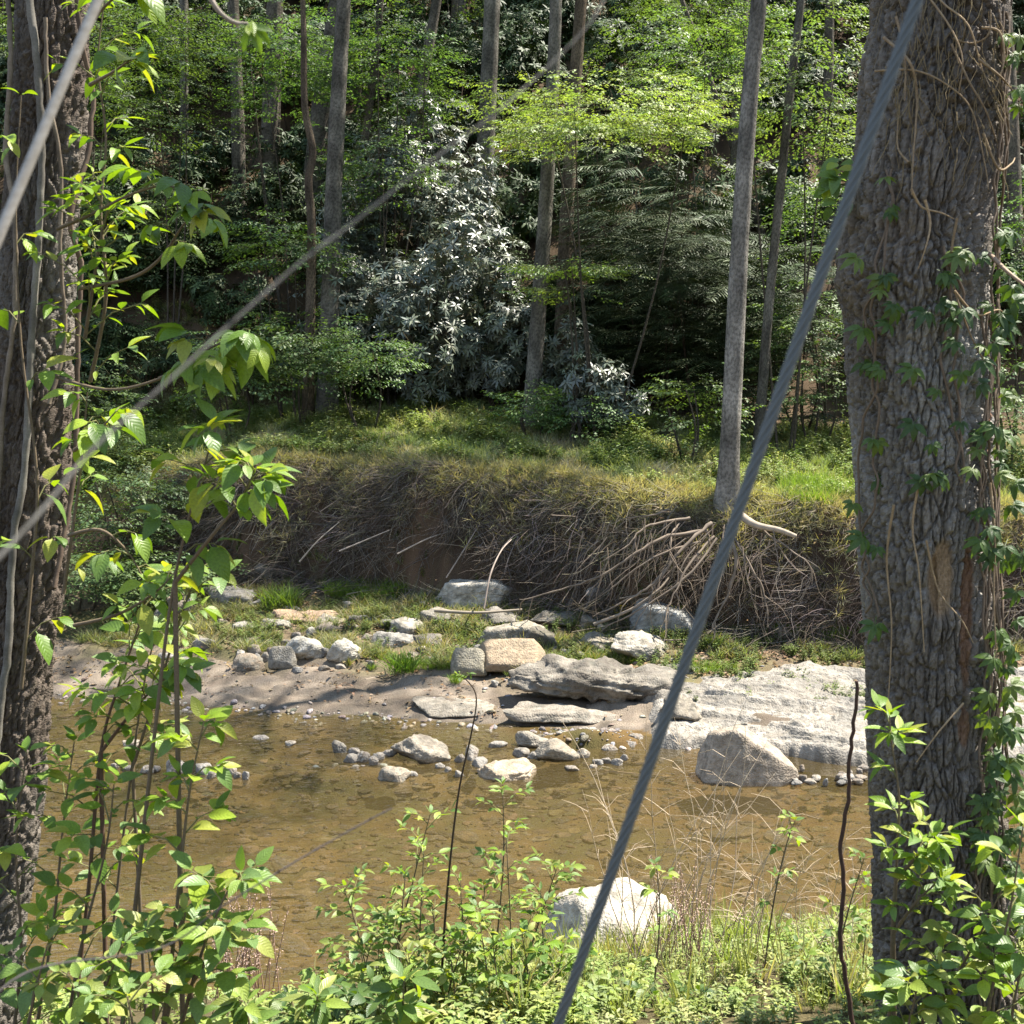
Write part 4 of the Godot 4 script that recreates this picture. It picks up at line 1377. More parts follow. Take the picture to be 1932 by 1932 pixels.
	tree("forest_tree", "dim trunk behind the vine-clad bark of the great trunk", [[1912, 420, 28.0], [1905, 200, 28.0], [1892, -30, 28.0]], 34, dark)
	tree("forest_tree", "thick shadowed trunk between the stout grey tree and the leaning trunk", [[868, 170, 38.0], [866, -30, 38.0]], 30, dark)
	tree("forest_tree", "dark double trunk high above the bright beech spray", [[1165, 160, 38.0], [1158, -30, 38.0]], 24, dark)
	tree("forest_tree", "dark upright trunk near the dim slope's hemlock top", [[1240, 190, 38.0], [1246, -30, 38.0]], 24, dark)
	tree("forest_tree", "dim thin tree beyond the thin leafy tree", [[1560, 330, 31.0], [1566, -30, 31.0]], 20, dark)
	# rhododendrons over the whole slope
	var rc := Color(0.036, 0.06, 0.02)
	var cnt := 0
	for j in 13:
		var d := 27.0 + j * 1.9
		var half := d * 0.46
		var step := 1.95 if d < 44.0 else 2.4
		var x := -half + rnd(0, 1.0)
		while x < half:
			var p := on(x + rnd(-0.5, 0.5), d + rnd(-0.7, 0.7))
			var w := rnd(1.1, 1.7)
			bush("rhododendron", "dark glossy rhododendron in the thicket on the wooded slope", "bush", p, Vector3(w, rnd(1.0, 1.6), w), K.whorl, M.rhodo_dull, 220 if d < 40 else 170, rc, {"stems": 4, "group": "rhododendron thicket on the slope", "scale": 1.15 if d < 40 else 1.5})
			cnt += 1
			x += step
	for k in 74:
		var d := 27.5 + 22.0 * rnd()
		var x := rnd(-0.46, 0.46) * d if k < 30 else rnd(-0.46, 0.05) * d
		var w := rnd(0.8, 1.4)
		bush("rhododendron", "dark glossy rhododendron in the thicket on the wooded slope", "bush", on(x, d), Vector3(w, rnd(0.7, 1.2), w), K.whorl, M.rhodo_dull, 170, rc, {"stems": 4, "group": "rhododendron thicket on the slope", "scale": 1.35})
	# the ones in front, silvery by sun sheen painted into their leaf colour
	var sheen_col := Color(0.115, 0.135, 0.095)
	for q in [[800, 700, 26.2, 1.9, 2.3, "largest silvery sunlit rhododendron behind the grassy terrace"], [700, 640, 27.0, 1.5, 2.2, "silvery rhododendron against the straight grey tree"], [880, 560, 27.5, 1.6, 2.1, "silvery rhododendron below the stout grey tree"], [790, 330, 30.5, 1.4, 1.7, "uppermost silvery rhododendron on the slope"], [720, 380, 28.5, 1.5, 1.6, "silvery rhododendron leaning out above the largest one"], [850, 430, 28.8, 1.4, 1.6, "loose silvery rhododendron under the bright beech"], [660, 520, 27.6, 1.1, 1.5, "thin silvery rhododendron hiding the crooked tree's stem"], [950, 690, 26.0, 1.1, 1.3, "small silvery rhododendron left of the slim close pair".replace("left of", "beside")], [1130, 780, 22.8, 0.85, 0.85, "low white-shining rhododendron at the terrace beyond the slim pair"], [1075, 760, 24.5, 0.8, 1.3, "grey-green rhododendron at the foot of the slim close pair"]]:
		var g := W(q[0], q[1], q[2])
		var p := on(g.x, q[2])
		bush("rhododendron", q[5], "bush", p, Vector3(q[3], q[4], q[3] * 0.9), K.whorl, M.rhodo, int(480 * q[3]), sheen_col, {"scale": 1.02, "lift": maxf(q[4] * 0.75, g.y - p.y + 0.3), "lumps": 18})
	# hemlock thicket
	for q in [[1240, 760, 25.5, 2.2, 3.2, "wide dark hemlock between the slim pair and the bank tree"], [1330, 760, 24.5, 1.6, 2.6, "dark hemlock close behind the tall pale bank tree"], [1170, 700, 27.5, 1.7, 2.6, "dark hemlock behind the slim close pair of trees"], [1520, 780, 24.0, 1.5, 2.2, "shady hemlock between the bank tree and the great trunk"], [1290, 560, 28.0, 2.2, 2.4, "upper dim hemlock on the slope over the wide one"]]:
		var g := W(q[0], q[1], q[2])
		bush("hemlock", q[5], "tree", on(g.x, q[2]), Vector3(q[3], q[4], q[3]), K.needle, M.hemlock, int(260 * q[3]), Color(0.05, 0.075, 0.03), {"flat": 0.6, "scale": 1.2, "stems": 3, "lumps": 14})
	# bright broad-leaved sprays: beech and maple understorey
	var br := Color(0.29, 0.36, 0.14)
	var layers := [
		["beech_tree", "bright yellow-green beech spreading level sprays across the slim pair", 1140, 235, 22.5, 2.2, 0.95, 430, br],
		["beech_tree", "smaller bright spray of beech low across the slim close pair", 1085, 515, 22.8, 0.85, 0.45, 70, Color(0.171, 0.237, 0.092)],
		["maple_sapling", "bright maple crown above the thick dark tree's foot", 545, 120, 28.5, 1.3, 1.4, 260, Color(0.135, 0.219, 0.085)],
		["maple_sapling", "green maple crown behind the narrow vine-covered trunk", 300, 150, 28.0, 1.7, 1.9, 330, Color(0.122, 0.179, 0.069)],
		["maple_sapling", "leafy maple crown between the straight grey tree and leaning trunk", 740, 130, 28.0, 1.3, 1.3, 150, Color(0.126, 0.201, 0.078)],
		["maple_sapling", "sparse bright sprig of maple over the silvery rhododendron", 730, 330, 27.0, 1.0, 1.0, 90, Color(0.126, 0.201, 0.078)],
		["maple_sapling", "scattered yellow-green leaves around the thin leafy tree", 1500, 190, 21.4, 1.1, 1.9, 170, Color(0.180, 0.246, 0.095)],
		["maple_sapling", "yellow-green maple tops left of the tall pale bank tree".replace("left of", "above hemlock near"), 1330, 90, 27.0, 1.4, 1.2, 180, Color(0.154, 0.228, 0.088)],
		["maple_sapling", "green understorey maple in front of the crooked tree", 540, 470, 25.5, 0.9, 0.7, 110, Color(0.117, 0.182, 0.071)],
		["maple_sapling", "low bright shrub hiding the foot of the straight grey tree", 690, 680, 23.8, 0.6, 0.8, 110, Color(0.126, 0.201, 0.078)],
		["maple_sapling", "green shrub before the foot of the crooked tree", 560, 660, 24.2, 0.9, 0.8, 130, Color(0.128, 0.190, 0.073)],
		["maple_sapling", "pale green shrub at the terrace behind the leafy sapling", 440, 700, 24.0, 0.9, 0.8, 130, Color(0.124, 0.184, 0.071)],
		["maple_sapling", "bright seedling clump at the front slim tree's foot", 1000, 760, 23.0, 0.45, 0.5, 60, Color(0.144, 0.228, 0.088)],
		["maple_sapling", "spreading green shrub beside the front slim tree's foot", 1075, 785, 22.4, 0.7, 0.4, 80, Color(0.108, 0.182, 0.071)],
		["maple_sapling", "thin twiggy green shrub beside the bank tree's foot", 1310, 760, 20.8, 0.6, 0.7, 60, Color(0.135, 0.192, 0.075)],
		["maple_sapling", "green shrub in shade between the bank tree and great trunk", 1540, 690, 22.5, 1.0, 1.4, 190, Color(0.129, 0.192, 0.074)],
		["maple_sapling", "leafy shrub at the rear beside the great vine-clad trunk", 1580, 480, 25.0, 1.1, 1.6, 150, Color(0.130, 0.193, 0.075)],
		["maple_sapling", "green tree crown beyond the great trunk's far side", 1930, 500, 22.0, 1.3, 2.6, 330, Color(0.108, 0.182, 0.071)],
		["maple_sapling", "shrub at the terrace beyond the great trunk's far side", 1925, 820, 20.0, 1.0, 1.2, 160, Color(0.118, 0.174, 0.067)],
		["maple_sapling", "dark green shrub filling the bank's end behind the saplings", 215, 960, 20.5, 1.1, 0.8, 190, Color(0.116, 0.172, 0.067)],
		["maple_sapling", "rank green weeds on the slope beside the narrow trunk", 150, 1080, 19.5, 1.1, 0.6, 160, Color(0.134, 0.199, 0.077)],
		["maple_sapling", "leafy bush at the terrace end beyond the narrow trunk", 120, 820, 22.5, 1.4, 1.3, 240, Color(0.122, 0.180, 0.070)],
		["maple_sapling", "weedy green shrub at the foot of the bank behind the saplings", 330, 1095, 20.3, 0.9, 0.5, 120, Color(0.122, 0.179, 0.069)],
		["maple_sapling", "dim green crown high beside the narrow vine-covered trunk", 240, 420, 30.0, 1.6, 1.4, 200, Color(0.138, 0.205, 0.079)],
	]
	# mountain laurel between the rhododendrons
	for k in 62:
		var d := 27.0 + 24.0 * rnd()
		var x := rnd(-0.46, -0.12) * d if k < 40 else rnd(-0.1, 0.46) * d
		var w := rnd(0.8, 1.5)
		bush("mountain_laurel", "small-leaved evergreen laurel shrub between rhododendrons on the slope", "bush", on(x, d), Vector3(w, rnd(0.8, 1.3), w), K.spray, M.rhodo_dull, 130, Color(0.06, 0.095, 0.032), {"group": "laurel shrubs on the slope", "stems": 4, "lumps": 14, "scale": 0.85, "flat": 0.2})
	# thin young maples and beeches scattered through the thicket
	for k in 24:
		var d := 26.5 + 20.0 * pow(rnd(), 1.2)
		var p := on(rnd(-0.44, 0.44) * d, d)
		var h := rnd(2.5, 5.5)
		bush("understorey_tree", "thin young broadleaf tree with sparse fresh leaves in the slope thicket", "tree", p, Vector3(rnd(1.3, 2.2), rnd(1.2, 2.4), rnd(1.2, 2.0)), K.spray, M.foliage, 140, Color(0.115, 0.165, 0.06), {"group": "young broadleaf trees in the slope thicket", "flat": 0.3, "lift": h, "stems": 4, "sr": 0.03, "lumps": 24, "scale": 0.9, "wood": Color(0.17, 0.15, 0.125)})
	for q in layers:
		var g := W(q[2], q[3], q[4])
		var p := on(g.x, q[4])
		bush(q[0], q[1], "tree" if q[6] > 0.9 else "shrub", p, Vector3(q[5] * 1.15, q[6] * 1.2, q[5]), K.spray, M.foliage, int(q[7] * 1.3), q[8], {"flat": 0.7 if q[0] == "beech_tree" else 0.25, "lift": g.y - p.y, "stems": 3, "sr": 0.03, "lumps": 20, "scale": 0.8 if q[4] < 24.0 else 0.95, "wood": Color(0.16, 0.14, 0.11)})


func build_bank() -> void:
	# grass and weeds of the terrace
	var xs := [[], [], [], []]
	var cs := [[], [], [], []]
	for k in 17000:
		var x := rnd(-8.5, 8.5)
		var ft := lut(foot_s, x)
		var e := 7.5 * pow(rnd(), 1.6)
		var d := ft + 0.5 + e
		var p := on(x, d)
		if p.y < lut(ytop_s, x) - 0.45:
			continue
		var dry := clampf(0.5 + 1.6 * nz.get_noise_2d(x * 55.0, d * 55.0) + 0.45 * (1.0 - sstep(0.0, 1.3, e)) - 0.35 * sstep(2.5, 5.0, x), 0, 1)
		var col := Color(0.27, 0.34, 0.13).lerp(Color(0.5, 0.45, 0.31), dry)
		var ln := rnd(0.07, 0.22) * (1.0 + 1.6 * maxf(0.0, nz.get_noise_2d(x * 100.0 + 40.0, d * 100.0)))
		var tilt := Basis(Vector3(rnd(-1, 1), 0, rnd(-1, 1)).normalized(), rnd(0.0, 0.7))
		xs[k % 4].append(Transform3D((tilt * Basis(Vector3.UP, rnd(0, TAU))).scaled(Vector3(ln * 1.3, ln, ln * 1.3)), p))
		cs[k % 4].append(tint(col, 0.25))
	var g := thing("grass", "yellow-green and straw grass covering the terrace above the bank", "grass")
	g.set_meta("kind", "stuff")
	for k in 4:
		mass("blades", K.tuft[k], M.grass, g, xs[k], cs[k])
	xs = [[], [], [], []]
	cs = [[], [], [], []]
	for k in 9000:
		var x := rnd(-8.5, 8.5)
		var d := lut(foot_s, x) + 0.9 + 7.0 * pow(rnd(), 1.2)
		var p := on(x, d)
		var n := nz.get_noise_2d(x * 60.0 + 300.0, d * 60.0)
		if n < -0.08:
			continue
		var ln := rnd(0.1, 0.28) * (1.0 + 1.8 * maxf(0.0, n))
		xs[k % 4].append(Transform3D(Basis(Vector3.UP, rnd(0, TAU)).scaled(Vector3.ONE * ln), p))
		cs[k % 4].append(tint(Color(0.18, 0.25, 0.085).lerp(Color(0.34, 0.37, 0.19), pow(rnd(), 1.5)), 0.35))
	for k in 3600:
		var x := rnd(-6.5, 6.5)
		var d := lut(foot_s, x) - rnd(-0.2, 2.6)
		if nz.get_noise_2d(x * 90.0 + 900.0, d * 90.0) < -0.05 or d < lut(far_s, x) + 1.2:
			continue
		xs[k % 4].append(Transform3D(Basis(Vector3.UP, rnd(0, TAU)).scaled(Vector3.ONE * rnd(0.08, 0.2)), on(x, d)))
		cs[k % 4].append(tint(Color(0.15, 0.2, 0.06), 0.3))
	g = thing("ground_cover", "low leafy weeds spread over terrace grass and stony foreshore", "weeds")
	g.set_meta("kind", "stuff")
	for k in 4:
		mass("weeds", K.weed[k], M.foliage, g, xs[k], cs[k])
	# straw and dead stems hanging over the lip and down the cut
	xs = [[], [], [], []]
	cs = [[], [], [], []]
	for k in 5600:
		var x := rnd(-6.3, 7.5)
		if nz.get_noise_2d(x * 120.0, 300.0) < -0.12 and k % 2:
			continue
		var ft := lut(foot_s, x)
		var e := 0.22 + 0.95 * pow(rnd(), 0.7) + 0.35 * nz.get_noise_2d(x * 90.0, 8.0)
		var p := on(x, ft + e)
		var ln := rnd(0.12, 0.32)
		var bs := aim(Vector3(rnd(-0.6, 0.6), rnd(-0.3, 1.0), 1.0), Vector3(rnd(-0.6, 0.6), 1, 0.4))
		bs = Basis(bs.x, bs.z, -bs.y)
		xs[k % 4].append(Transform3D(bs.scaled(Vector3.ONE * ln), p + Vector3(0, 0.03, 0.02)))
		cs[k % 4].append(tint(Color(0.48, 0.41, 0.3).lerp(Color(0.33, 0.33, 0.18), rnd()), 0.35))
	g = thing("dry_grass", "matted straw-coloured grass hanging over the lip of the bank", "grass")
	g.set_meta("kind", "stuff")
	for k in 4:
		mass("straw", K.tuft[k], M.grass, g, xs[k], cs[k])
	xs = [[], [], [], []]
	cs = [[], [], [], []]
	for k in 3300:
		var x := rnd(-6.2, 7.5)
		var ft := lut(foot_s, x)
		var e := 0.9 * pow(rnd(), 1.2) - 0.14
		if nz.get_noise_2d(x * 110.0, e * 160.0 + 60.0) < -0.16:
			continue
		var p := on(x, ft + e) + Vector3(0, 0.05, 0.06)
		var bs := Basis(Vector3(1, 0, 0), rnd(-0.4, 0.5)) * Basis(Vector3(0, 0, 1), rnd(-1.3, 0.9))
		xs[k % 4].append(Transform3D(bs.scaled(Vector3.ONE * rnd(0.3, 0.85)), p))
		cs[k % 4].append(tint(Color(0.1, 0.08, 0.063).lerp(Color(0.27, 0.235, 0.195), pow(rnd(), 3.0)), 0.3))
	g = thing("dead_vine_tangle", "tangle of grey dead vines and roots covering the cut bank face", "vines")
	g.set_meta("kind", "stuff")
	for k in 4:
		mass("stems", K.twigs[k], M.dry, g, xs[k], cs[k])
	# leaf litter on the bank foot and the terrace
	xs = [[], []]
	cs = [[], []]
	for k in 5200:
		var x := rnd(-7, 8)
		var d := lut(foot_s, x) + rnd(-1.6, 5.0)
		if k % 9 == 0:
			d = lut(far_s, x) + 0.2 + rnd(0.0, 3.0)
			if x > 1.4:
				continue
		var p := on(x, d)
		xs[k % 2].append(Transform3D(Basis(Vector3.UP, rnd(0, TAU)).scaled(Vector3.ONE * rnd(0.6, 1.2)), p))
		cs[k % 2].append(tint(Color(0.2, 0.14, 0.085), 0.4))
	g = thing("leaf_litter", "brown dead leaves littering the bank foot and terrace", "leaf litter")
	g.set_meta("kind", "stuff")
	for k in 2:
		mass("dead_leaves", K.flake[k], M.dry, g, xs[k], cs[k])
	# foreshore grass
	xs = [[], [], [], []]
	cs = [[], [], [], []]
	for k in 7500:
		var x := rnd(-6.5, 7.5)
		var ft := lut(foot_s, x)
		var fs := lut(far_s, x)
		var t := rnd(0.36, 1.02)
		var d := lerpf(fs, ft, t)
		if x > 1.2 and d < 16.7:
			continue
		var n := nz.get_noise_2d(x * 85.0 + 70.0, d * 85.0)
		if n < -0.1:
			continue
		var ln := rnd(0.08, 0.26)
		xs[k % 4].append(Transform3D(Basis(Vector3.UP, rnd(0, TAU)).scaled(Vector3(ln * 1.6, ln, ln * 1.6)), on(x, d)))
		cs[k % 4].append(tint(Color(0.16, 0.21, 0.07).lerp(Color(0.33, 0.29, 0.18), rnd()), 0.3))
	# the bright patches
	for q in [[690, 1118, 80, 16, 420, 0.2], [1480, 1200, 130, 18, 420, 0.13], [1540, 935, 70, 26, 420, 0.3], [810, 1258, 60, 8, 130, 0.14], [1150, 1246, 60, 12, 160, 0.16], [1330, 1262, 60, 10, 120, 0.14], [760, 820, 240, 18, 260, 0.2], [330, 840, 90, 20, 260, 0.25]]:
		for k in int(q[4]):
			var a := rnd(0, TAU)
			var rr := sqrt(rnd())
			var p := G(q[0] + cos(a) * rr * q[2], q[1] + sin(a) * rr * q[3])
			var ln: float = q[5] * rnd(0.6, 1.2)
			xs[k % 4].append(Transform3D(Basis(Vector3.UP, rnd(0, TAU)).scaled(Vector3(ln, ln, ln)), p))
			cs[k % 4].append(tint(Color(0.2, 0.3, 0.05), 0.25))
	g = thing("foreshore_grass", "patchy short green grass between the stones under the bank", "grass")
	g.set_meta("kind", "stuff")
	for k in 4:
		mass("blades", K.tuft[k], M.grass, g, xs[k], cs[k])
	# single clumps that stand out
	for q in [[757, 1270, 0.46, "dense dark-green rush clump on the silt beside the lichen-grey stone", Color(0.11, 0.2, 0.03), 4], [702, 1264, 0.2, "small thin rush clump next to the dense rush clump", Color(0.15, 0.22, 0.05), 2], [658, 1256, 0.18, "yellowing grass clump before the cream hollowed boulder", Color(0.24, 0.24, 0.08), 2], [530, 1150, 0.55, "tall green grass clump before the half hidden pale boulder", Color(0.13, 0.2, 0.04), 6], [1010, 1292, 0.26, "grass clump under the edge of the tan tilted slab", Color(0.2, 0.26, 0.06), 2], [1345, 1222, 0.3, "upright grass clump beside the blue-grey squared boulder", Color(0.17, 0.24, 0.06), 3], [860, 1290, 0.22, "bright bent grass clump below the narrow grey slab", Color(0.22, 0.32, 0.05), 3], [1560, 1206, 0.28, "rosette of broad green leaves near the great trunk's far shore", Color(0.16, 0.24, 0.06), 2], [1640, 930, 0.4, "feathery bright weeds on the terrace beside the bank tree", Color(0.22, 0.3, 0.07), 4], [205, 850, 0.4, "leafy green lily clump on the terrace behind the sapling", Color(0.16, 0.26, 0.04), 4]]:
		var p := G(q[0], q[1])
		var c := thing("grass_clump", q[3], "grass", p)
		var x2 := []
		var c2 := []
		for k in int(q[5]) * 3:
			x2.append(Transform3D(Basis(Vector3.UP, rnd(0, TAU)).scaled(Vector3(q[2], q[2] * rnd(0.8, 1.2), q[2])), Vector3(rnd(-0.12, 0.12) * q[2] * q[5] * 0.6, -0.01, rnd(-0.1, 0.1) * q[2] * q[5] * 0.5)))
			c2.append(tint(q[4], 0.2))
		mass("blades", K.tuft[1], M.grass, c, x2, c2)
	# yellow flowers
	var fp := G(1170, 1186)
	var fl := thing("yellow_flowers", "bright yellow flower cluster among the foreshore stones", "flower", fp)
	var st := MB.new()
	var pet := MB.new()
	for k in 26:
		var a := rnd(0, TAU)
		var top := Vector3(cos(a) * rnd(0.0, 0.12), rnd(0.2, 0.36), sin(a) * rnd(0.0, 0.12))
		st.tube([Vector3(top.x * 0.2, -0.02, top.z * 0.2), top], [0.003, 0.002], 4, [Color(0.15, 0.2, 0.05)])
		for s in 6:
			var a2 := TAU * s / 6.0
			leaf_into(pet, Transform3D(aim(Vector3(cos(a2), 0.5, sin(a2)), Vector3.UP), top), 0.026, 0.018, 0.1, 0.1, 2, Color(0.75, 0.45, 0.02))
	part("stem", st.mesh(), M.foliage, fl)
	part("petals", pet.mesh(), M.foliage, fl)
	# driftwood, sticks and the broken limb
	var sticks := [
		["fallen_branch", "pale broken limb jutting from the bank beside the bank tree", [[1392, 968, 17.7], [1425, 990, 17.35], [1470, 1000, 17.2], [1502, 1012, 17.1]], 0.06, Color(0.4, 0.34, 0.27)],
		["fallen_branch", "grey stick leaning over the cream flat-topped boulder", [[913, 1148, 18.0], [925, 1085, 18.2], [945, 1040, 18.6], [965, 1018, 19.0]], 0.016, Color(0.36, 0.3, 0.26)],
		["fallen_branch", "slim stick slanting up the bank above the cream boulder", [[842, 1090, 19.0], [880, 1030, 19.2], [905, 990, 19.4], [940, 955, 19.6]], 0.012, Color(0.34, 0.29, 0.25)],
		["fallen_branch", "long straight pole lying across the vine tangle", [[640, 1040, 19.3], [735, 1000, 19.5]], 0.014, Color(0.36, 0.31, 0.27)],
		["fallen_branch", "second pale pole lying across the vine tangle higher up", [[750, 1045, 19.2], [810, 1015, 19.4], [866, 998, 19.6]], 0.014, Color(0.36, 0.31, 0.27)],
		["fallen_branch", "bundled pale stems curving down the bank behind the leafy sapling", [[565, 1060, 19.6], [600, 1020, 19.7], [640, 985, 20.0]], 0.015, Color(0.38, 0.33, 0.27)],
		["fallen_branch", "thick branch lying on the foreshore below the hanging roots", [[1120, 1178, 17.2], [1190, 1150, 17.2], [1240, 1115, 17.3], [1262, 1090, 17.4]], 0.025, Color(0.3, 0.25, 0.2)],
		["driftwood", "weathered plank-like driftwood under the cream flat-topped boulder", [[820, 1152, 18.2], [900, 1156, 18.1], [985, 1150, 18.2]], 0.03, Color(0.3, 0.26, 0.21)],
		["driftwood", "thin stick on the silt below the dense rush clump", [[690, 1282, 16.4], [740, 1272, 16.6], [790, 1268, 16.7]], 0.012, Color(0.34, 0.28, 0.22)],
		["driftwood", "bleached stick at the silt margin behind the sapling stems", [[130, 1312, 16.4], [200, 1306, 16.5], [270, 1294, 16.7]], 0.022, Color(0.42, 0.36, 0.28)],
		["driftwood", "thin stick floating beyond the small white stones", [[1125, 1452, 13.5], [1180, 1458, 13.4], [1235, 1462, 13.3]], 0.012, Color(0.3, 0.23, 0.15)],
		["fallen_branch", "dead branch lying on the grass behind the bank tree", [[1240, 900, 20.0], [1300, 885, 20.2], [1355, 870, 20.4]], 0.02, Color(0.3, 0.26, 0.21)],
		["fallen_branch", "pale sunlit pole lying on the far terrace grass", [[530, 832, 23.4], [600, 836, 23.2], [690, 842, 23.0]], 0.018, Color(0.48, 0.43, 0.34)],
	]
	for s in sticks:
		var c := px_curve(s[2], 5)
		var o: Vector3 = c[0]
		var q := []
		for p in c:
			q.append(p - o)
		var t := thing(s[0], s[1], "branch", o)
		var b := MB.new()
		b.tube(q, taper(q.size(), s[3], s[3] * 0.5), 8, [s[4], s[4] * 0.8])
		part("stick", b.mesh(), M.wood, t)
	# loose sticks on the bank foot
	for k in 44:
		var x := rnd(-4.8, 4.2)
		var d := lut(foot_s, x) + rnd(-0.5, 0.45)
		var p := on(x, d) + Vector3(0, 0.05, 0.05)
		var a := rnd(-0.2, 1.1)
		var dv := Vector3(cos(a), sin(a) * 0.8, rnd(-0.5, 0.1)).normalized()
		var ln := rnd(0.4, 1.2)
		var b := MB.new()
		var g2 := rnd(0.7, 1.25)
		b.tube(curve([-dv * ln * 0.5, Vector3(rnd(-0.06, 0.06), rnd(-0.05, 0.08), 0.03), dv * ln * 0.5], 4), taper(9, rnd(0.006, 0.014), 0.004), 5, [Color(0.3 * g2, 0.25 * g2, 0.2 * g2)])
		var t := part("stick", b.mesh(), M.wood, self)
		t.position = p
		meta(t, "grey dead stick lying in the tangle on the cut bank", "branch", "dead sticks on the bank")


# ---------------------------------------------------------------- the two near trunks
# prof: rows of [py, centre px, width px] down the picture height; the stem stands at distance d
func axis_at(prof: Array, py: float, d: float) -> Array:
	var a := []
	var b := []
	for q in prof:
		a.append_array([q[0], q[1]])
		b.append_array([q[0], q[2]])
	return [W(lut(a, py), py, d), lut(b, py) * d / F * 0.5]


func bark_trunk(prof: Array, d: float, plate: float, depth: float, pal: Array, marks: Array, sides: int, step_px: float, origin: Vector3) -> ArrayMesh:
	var b := MB.new()
	var rings := []
	var py := 2600.0
	while py > -1500.0:
		rings.append(py)
		py -= step_px if py < 1990.0 and py > -60.0 else step_px * 8.0
	for q in rings:
		var ar := axis_at(prof, q, d)
		var c: Vector3 = ar[0]
		var r: float = ar[1]
		if q > 1932.0:
			r *= 1.0 + (q - 1932.0) / 900.0
		for s in sides + 1:
			var v := 1.0 - 2.0 * float(s % sides) / sides
			var a := PI * 0.5 + PI * signf(v) * pow(absf(v), 1.5)
			var dv := Vector3(cos(a), 0, sin(a))
			var p := c + dv * r
			var wx := nz.get_noise_3d(p.x * 260.0, p.y * 200.0, p.z * 260.0) * 0.06
			var sp := Vector3(p.x + wx, p.y * 0.24 + wx * 0.7, p.z - wx) / plate
			var f := cell.get_noise_3dv(sp) + 1.0
			var wdn := 0.12 + 0.12 * nz.get_noise_3d(p.x * 90.0 + 33.0, p.y * 60.0, p.z * 90.0)
			var ck := smoothstep(0.01, wdn + 0.06, f)
			var cv := cellv.get_noise_3dv(sp)
			var f2 := cell.get_noise_3dv(Vector3(sp.x * 1.7, sp.y * 3.4, sp.z * 1.7) + Vector3(7, 3, 1)) + 1.0
			var lump := nz.get_noise_3d(p.x * 260.0, p.y * 120.0, p.z * 260.0)
			var big := nz.get_noise_3d(p.x * 50.0, p.y * 35.0, p.z * 50.0)
			var bare := 0.0
			var col: Color = (pal[0] as Color).lerp(pal[1], clampf(0.5 + 1.5 * nz.get_noise_3d(p.x * 90.0, p.y * 50.0, p.z * 90.0), 0, 1))
			col = col.lerp(pal[2], clampf(2.2 * nz.get_noise_3d(p.x * 70.0 + 90.0, p.y * 40.0, p.z * 70.0) - 0.25, 0, 0.8))
			var g := 1.0 + 0.4 * nz2.get_noise_3d(sp.x * 500.0, sp.y * 500.0, sp.z * 500.0) + 0.16 * cv
			var dent := 0.0
			for m in marks:
				# [px, py, half width, half height, dent, colour, bare]
				var w: Vector3 = W(m[0], m[1], d)
				var ex: float = (p.x - w.x) / (m[2] * d / F)
				var ey: float = (p.y - w.y) / (m[3] * d / F)
				ex += 0.35 * nz.get_noise_3d(p.x * 300.0, p.y * 200.0, 4.0)
				if dv.z > -0.2:
					var k := 1.0 - smoothstep(0.75, 1.1, sqrt(ex * ex + ey * ey))
					dent += m[4] * k
					bare = maxf(bare, k * m[6])
					col = col.lerp(m[5], k * (1.0 if m[6] > 0.0 else 0.0))
			var dsp := (ck - 1.0) * depth * (1.0 - bare) + (smoothstep(0.0, 0.16, f2) - 1.0) * depth * 0.4 * (1.0 - bare) + lump * depth * 0.3 + cv * depth * 0.3 * (1.0 - bare) + nz2.get_noise_3d(p.x * 4200.0, p.y * 1500.0, p.z * 4200.0) * depth * 0.22 + big * r * 0.16 + dent
			b.vert(p + dv * dsp - origin, dv, Color(col.r * g, col.g * g, col.b * g))
	for k in rings.size() - 1:
		for s in sides:
			var a := k * (sides + 1) + s
			b.quad(a, a + sides + 1, a + sides + 2, a + 1)
	b.smooth()
	for k in rings.size():
		var a := k * (sides + 1)
		var nn := (b.n[a] + b.n[a + sides]).normalized()
		b.n[a] = nn
		b.n[a + sides] = nn
	return b.mesh()


func near_tree(called: String, label: String, prof: Array, d: float, mesh: ArrayMesh, base: Vector3, limb_r: float, col: Color, side: float) -> Node3D:
	var t := thing(called, label, "tree", base)
	part("trunk", mesh, M.nearbark, t)
	var top: Vector3 = axis_at(prof, -1480.0, d)[0] - base
	var b := MB.new()
	var xfs := []
	var cols := []
	var ext := top + Vector3(side * 0.6, 11.0, 0.0)
	b.tube(curve([top - Vector3(0, 0.3, 0), top.lerp(ext, 0.5), ext], 4), taper(9, limb_r * 0.95, limb_r * 0.5), 12, [col])
	for k in 9:
		var a := TAU * k / 9.0 + rnd(-0.3, 0.3)
		var st := top.lerp(ext, rnd(0.62, 1.0))
		var en := st + Vector3(cos(a) * rnd(1.5, 2.8), rnd(0.8, 2.6), sin(a) * rnd(1.5, 2.8))
		b.tube(curve([st, st.lerp(en, 0.5) + Vector3(0, 0.3, 0), en], 4), taper(9, limb_r * 0.35, 0.015), 6, [col])
		for q in 34:
			var p := st.lerp(en, rnd(0.4, 1.1)) + Vector3(rnd(-0.6, 0.6), rnd(-0.4, 0.5), rnd(-0.6, 0.6))
			var a2 := a + rnd(-1, 1)
			xfs.append(Transform3D(aim(Vector3(cos(a2), rnd(-0.4, 0.3), sin(a2)), Vector3(rnd(-0.3, 0.3), 1, rnd(-0.3, 0.3))).scaled(Vector3.ONE * rnd(0.8, 1.3)), p))
			cols.append(tint(Color(0.12, 0.2, 0.035), 0.25))
	part("limb", b.mesh(), M.bark, t)
	mass("crown", K.spray[1], M.foliage, t, xfs, cols)
	return t


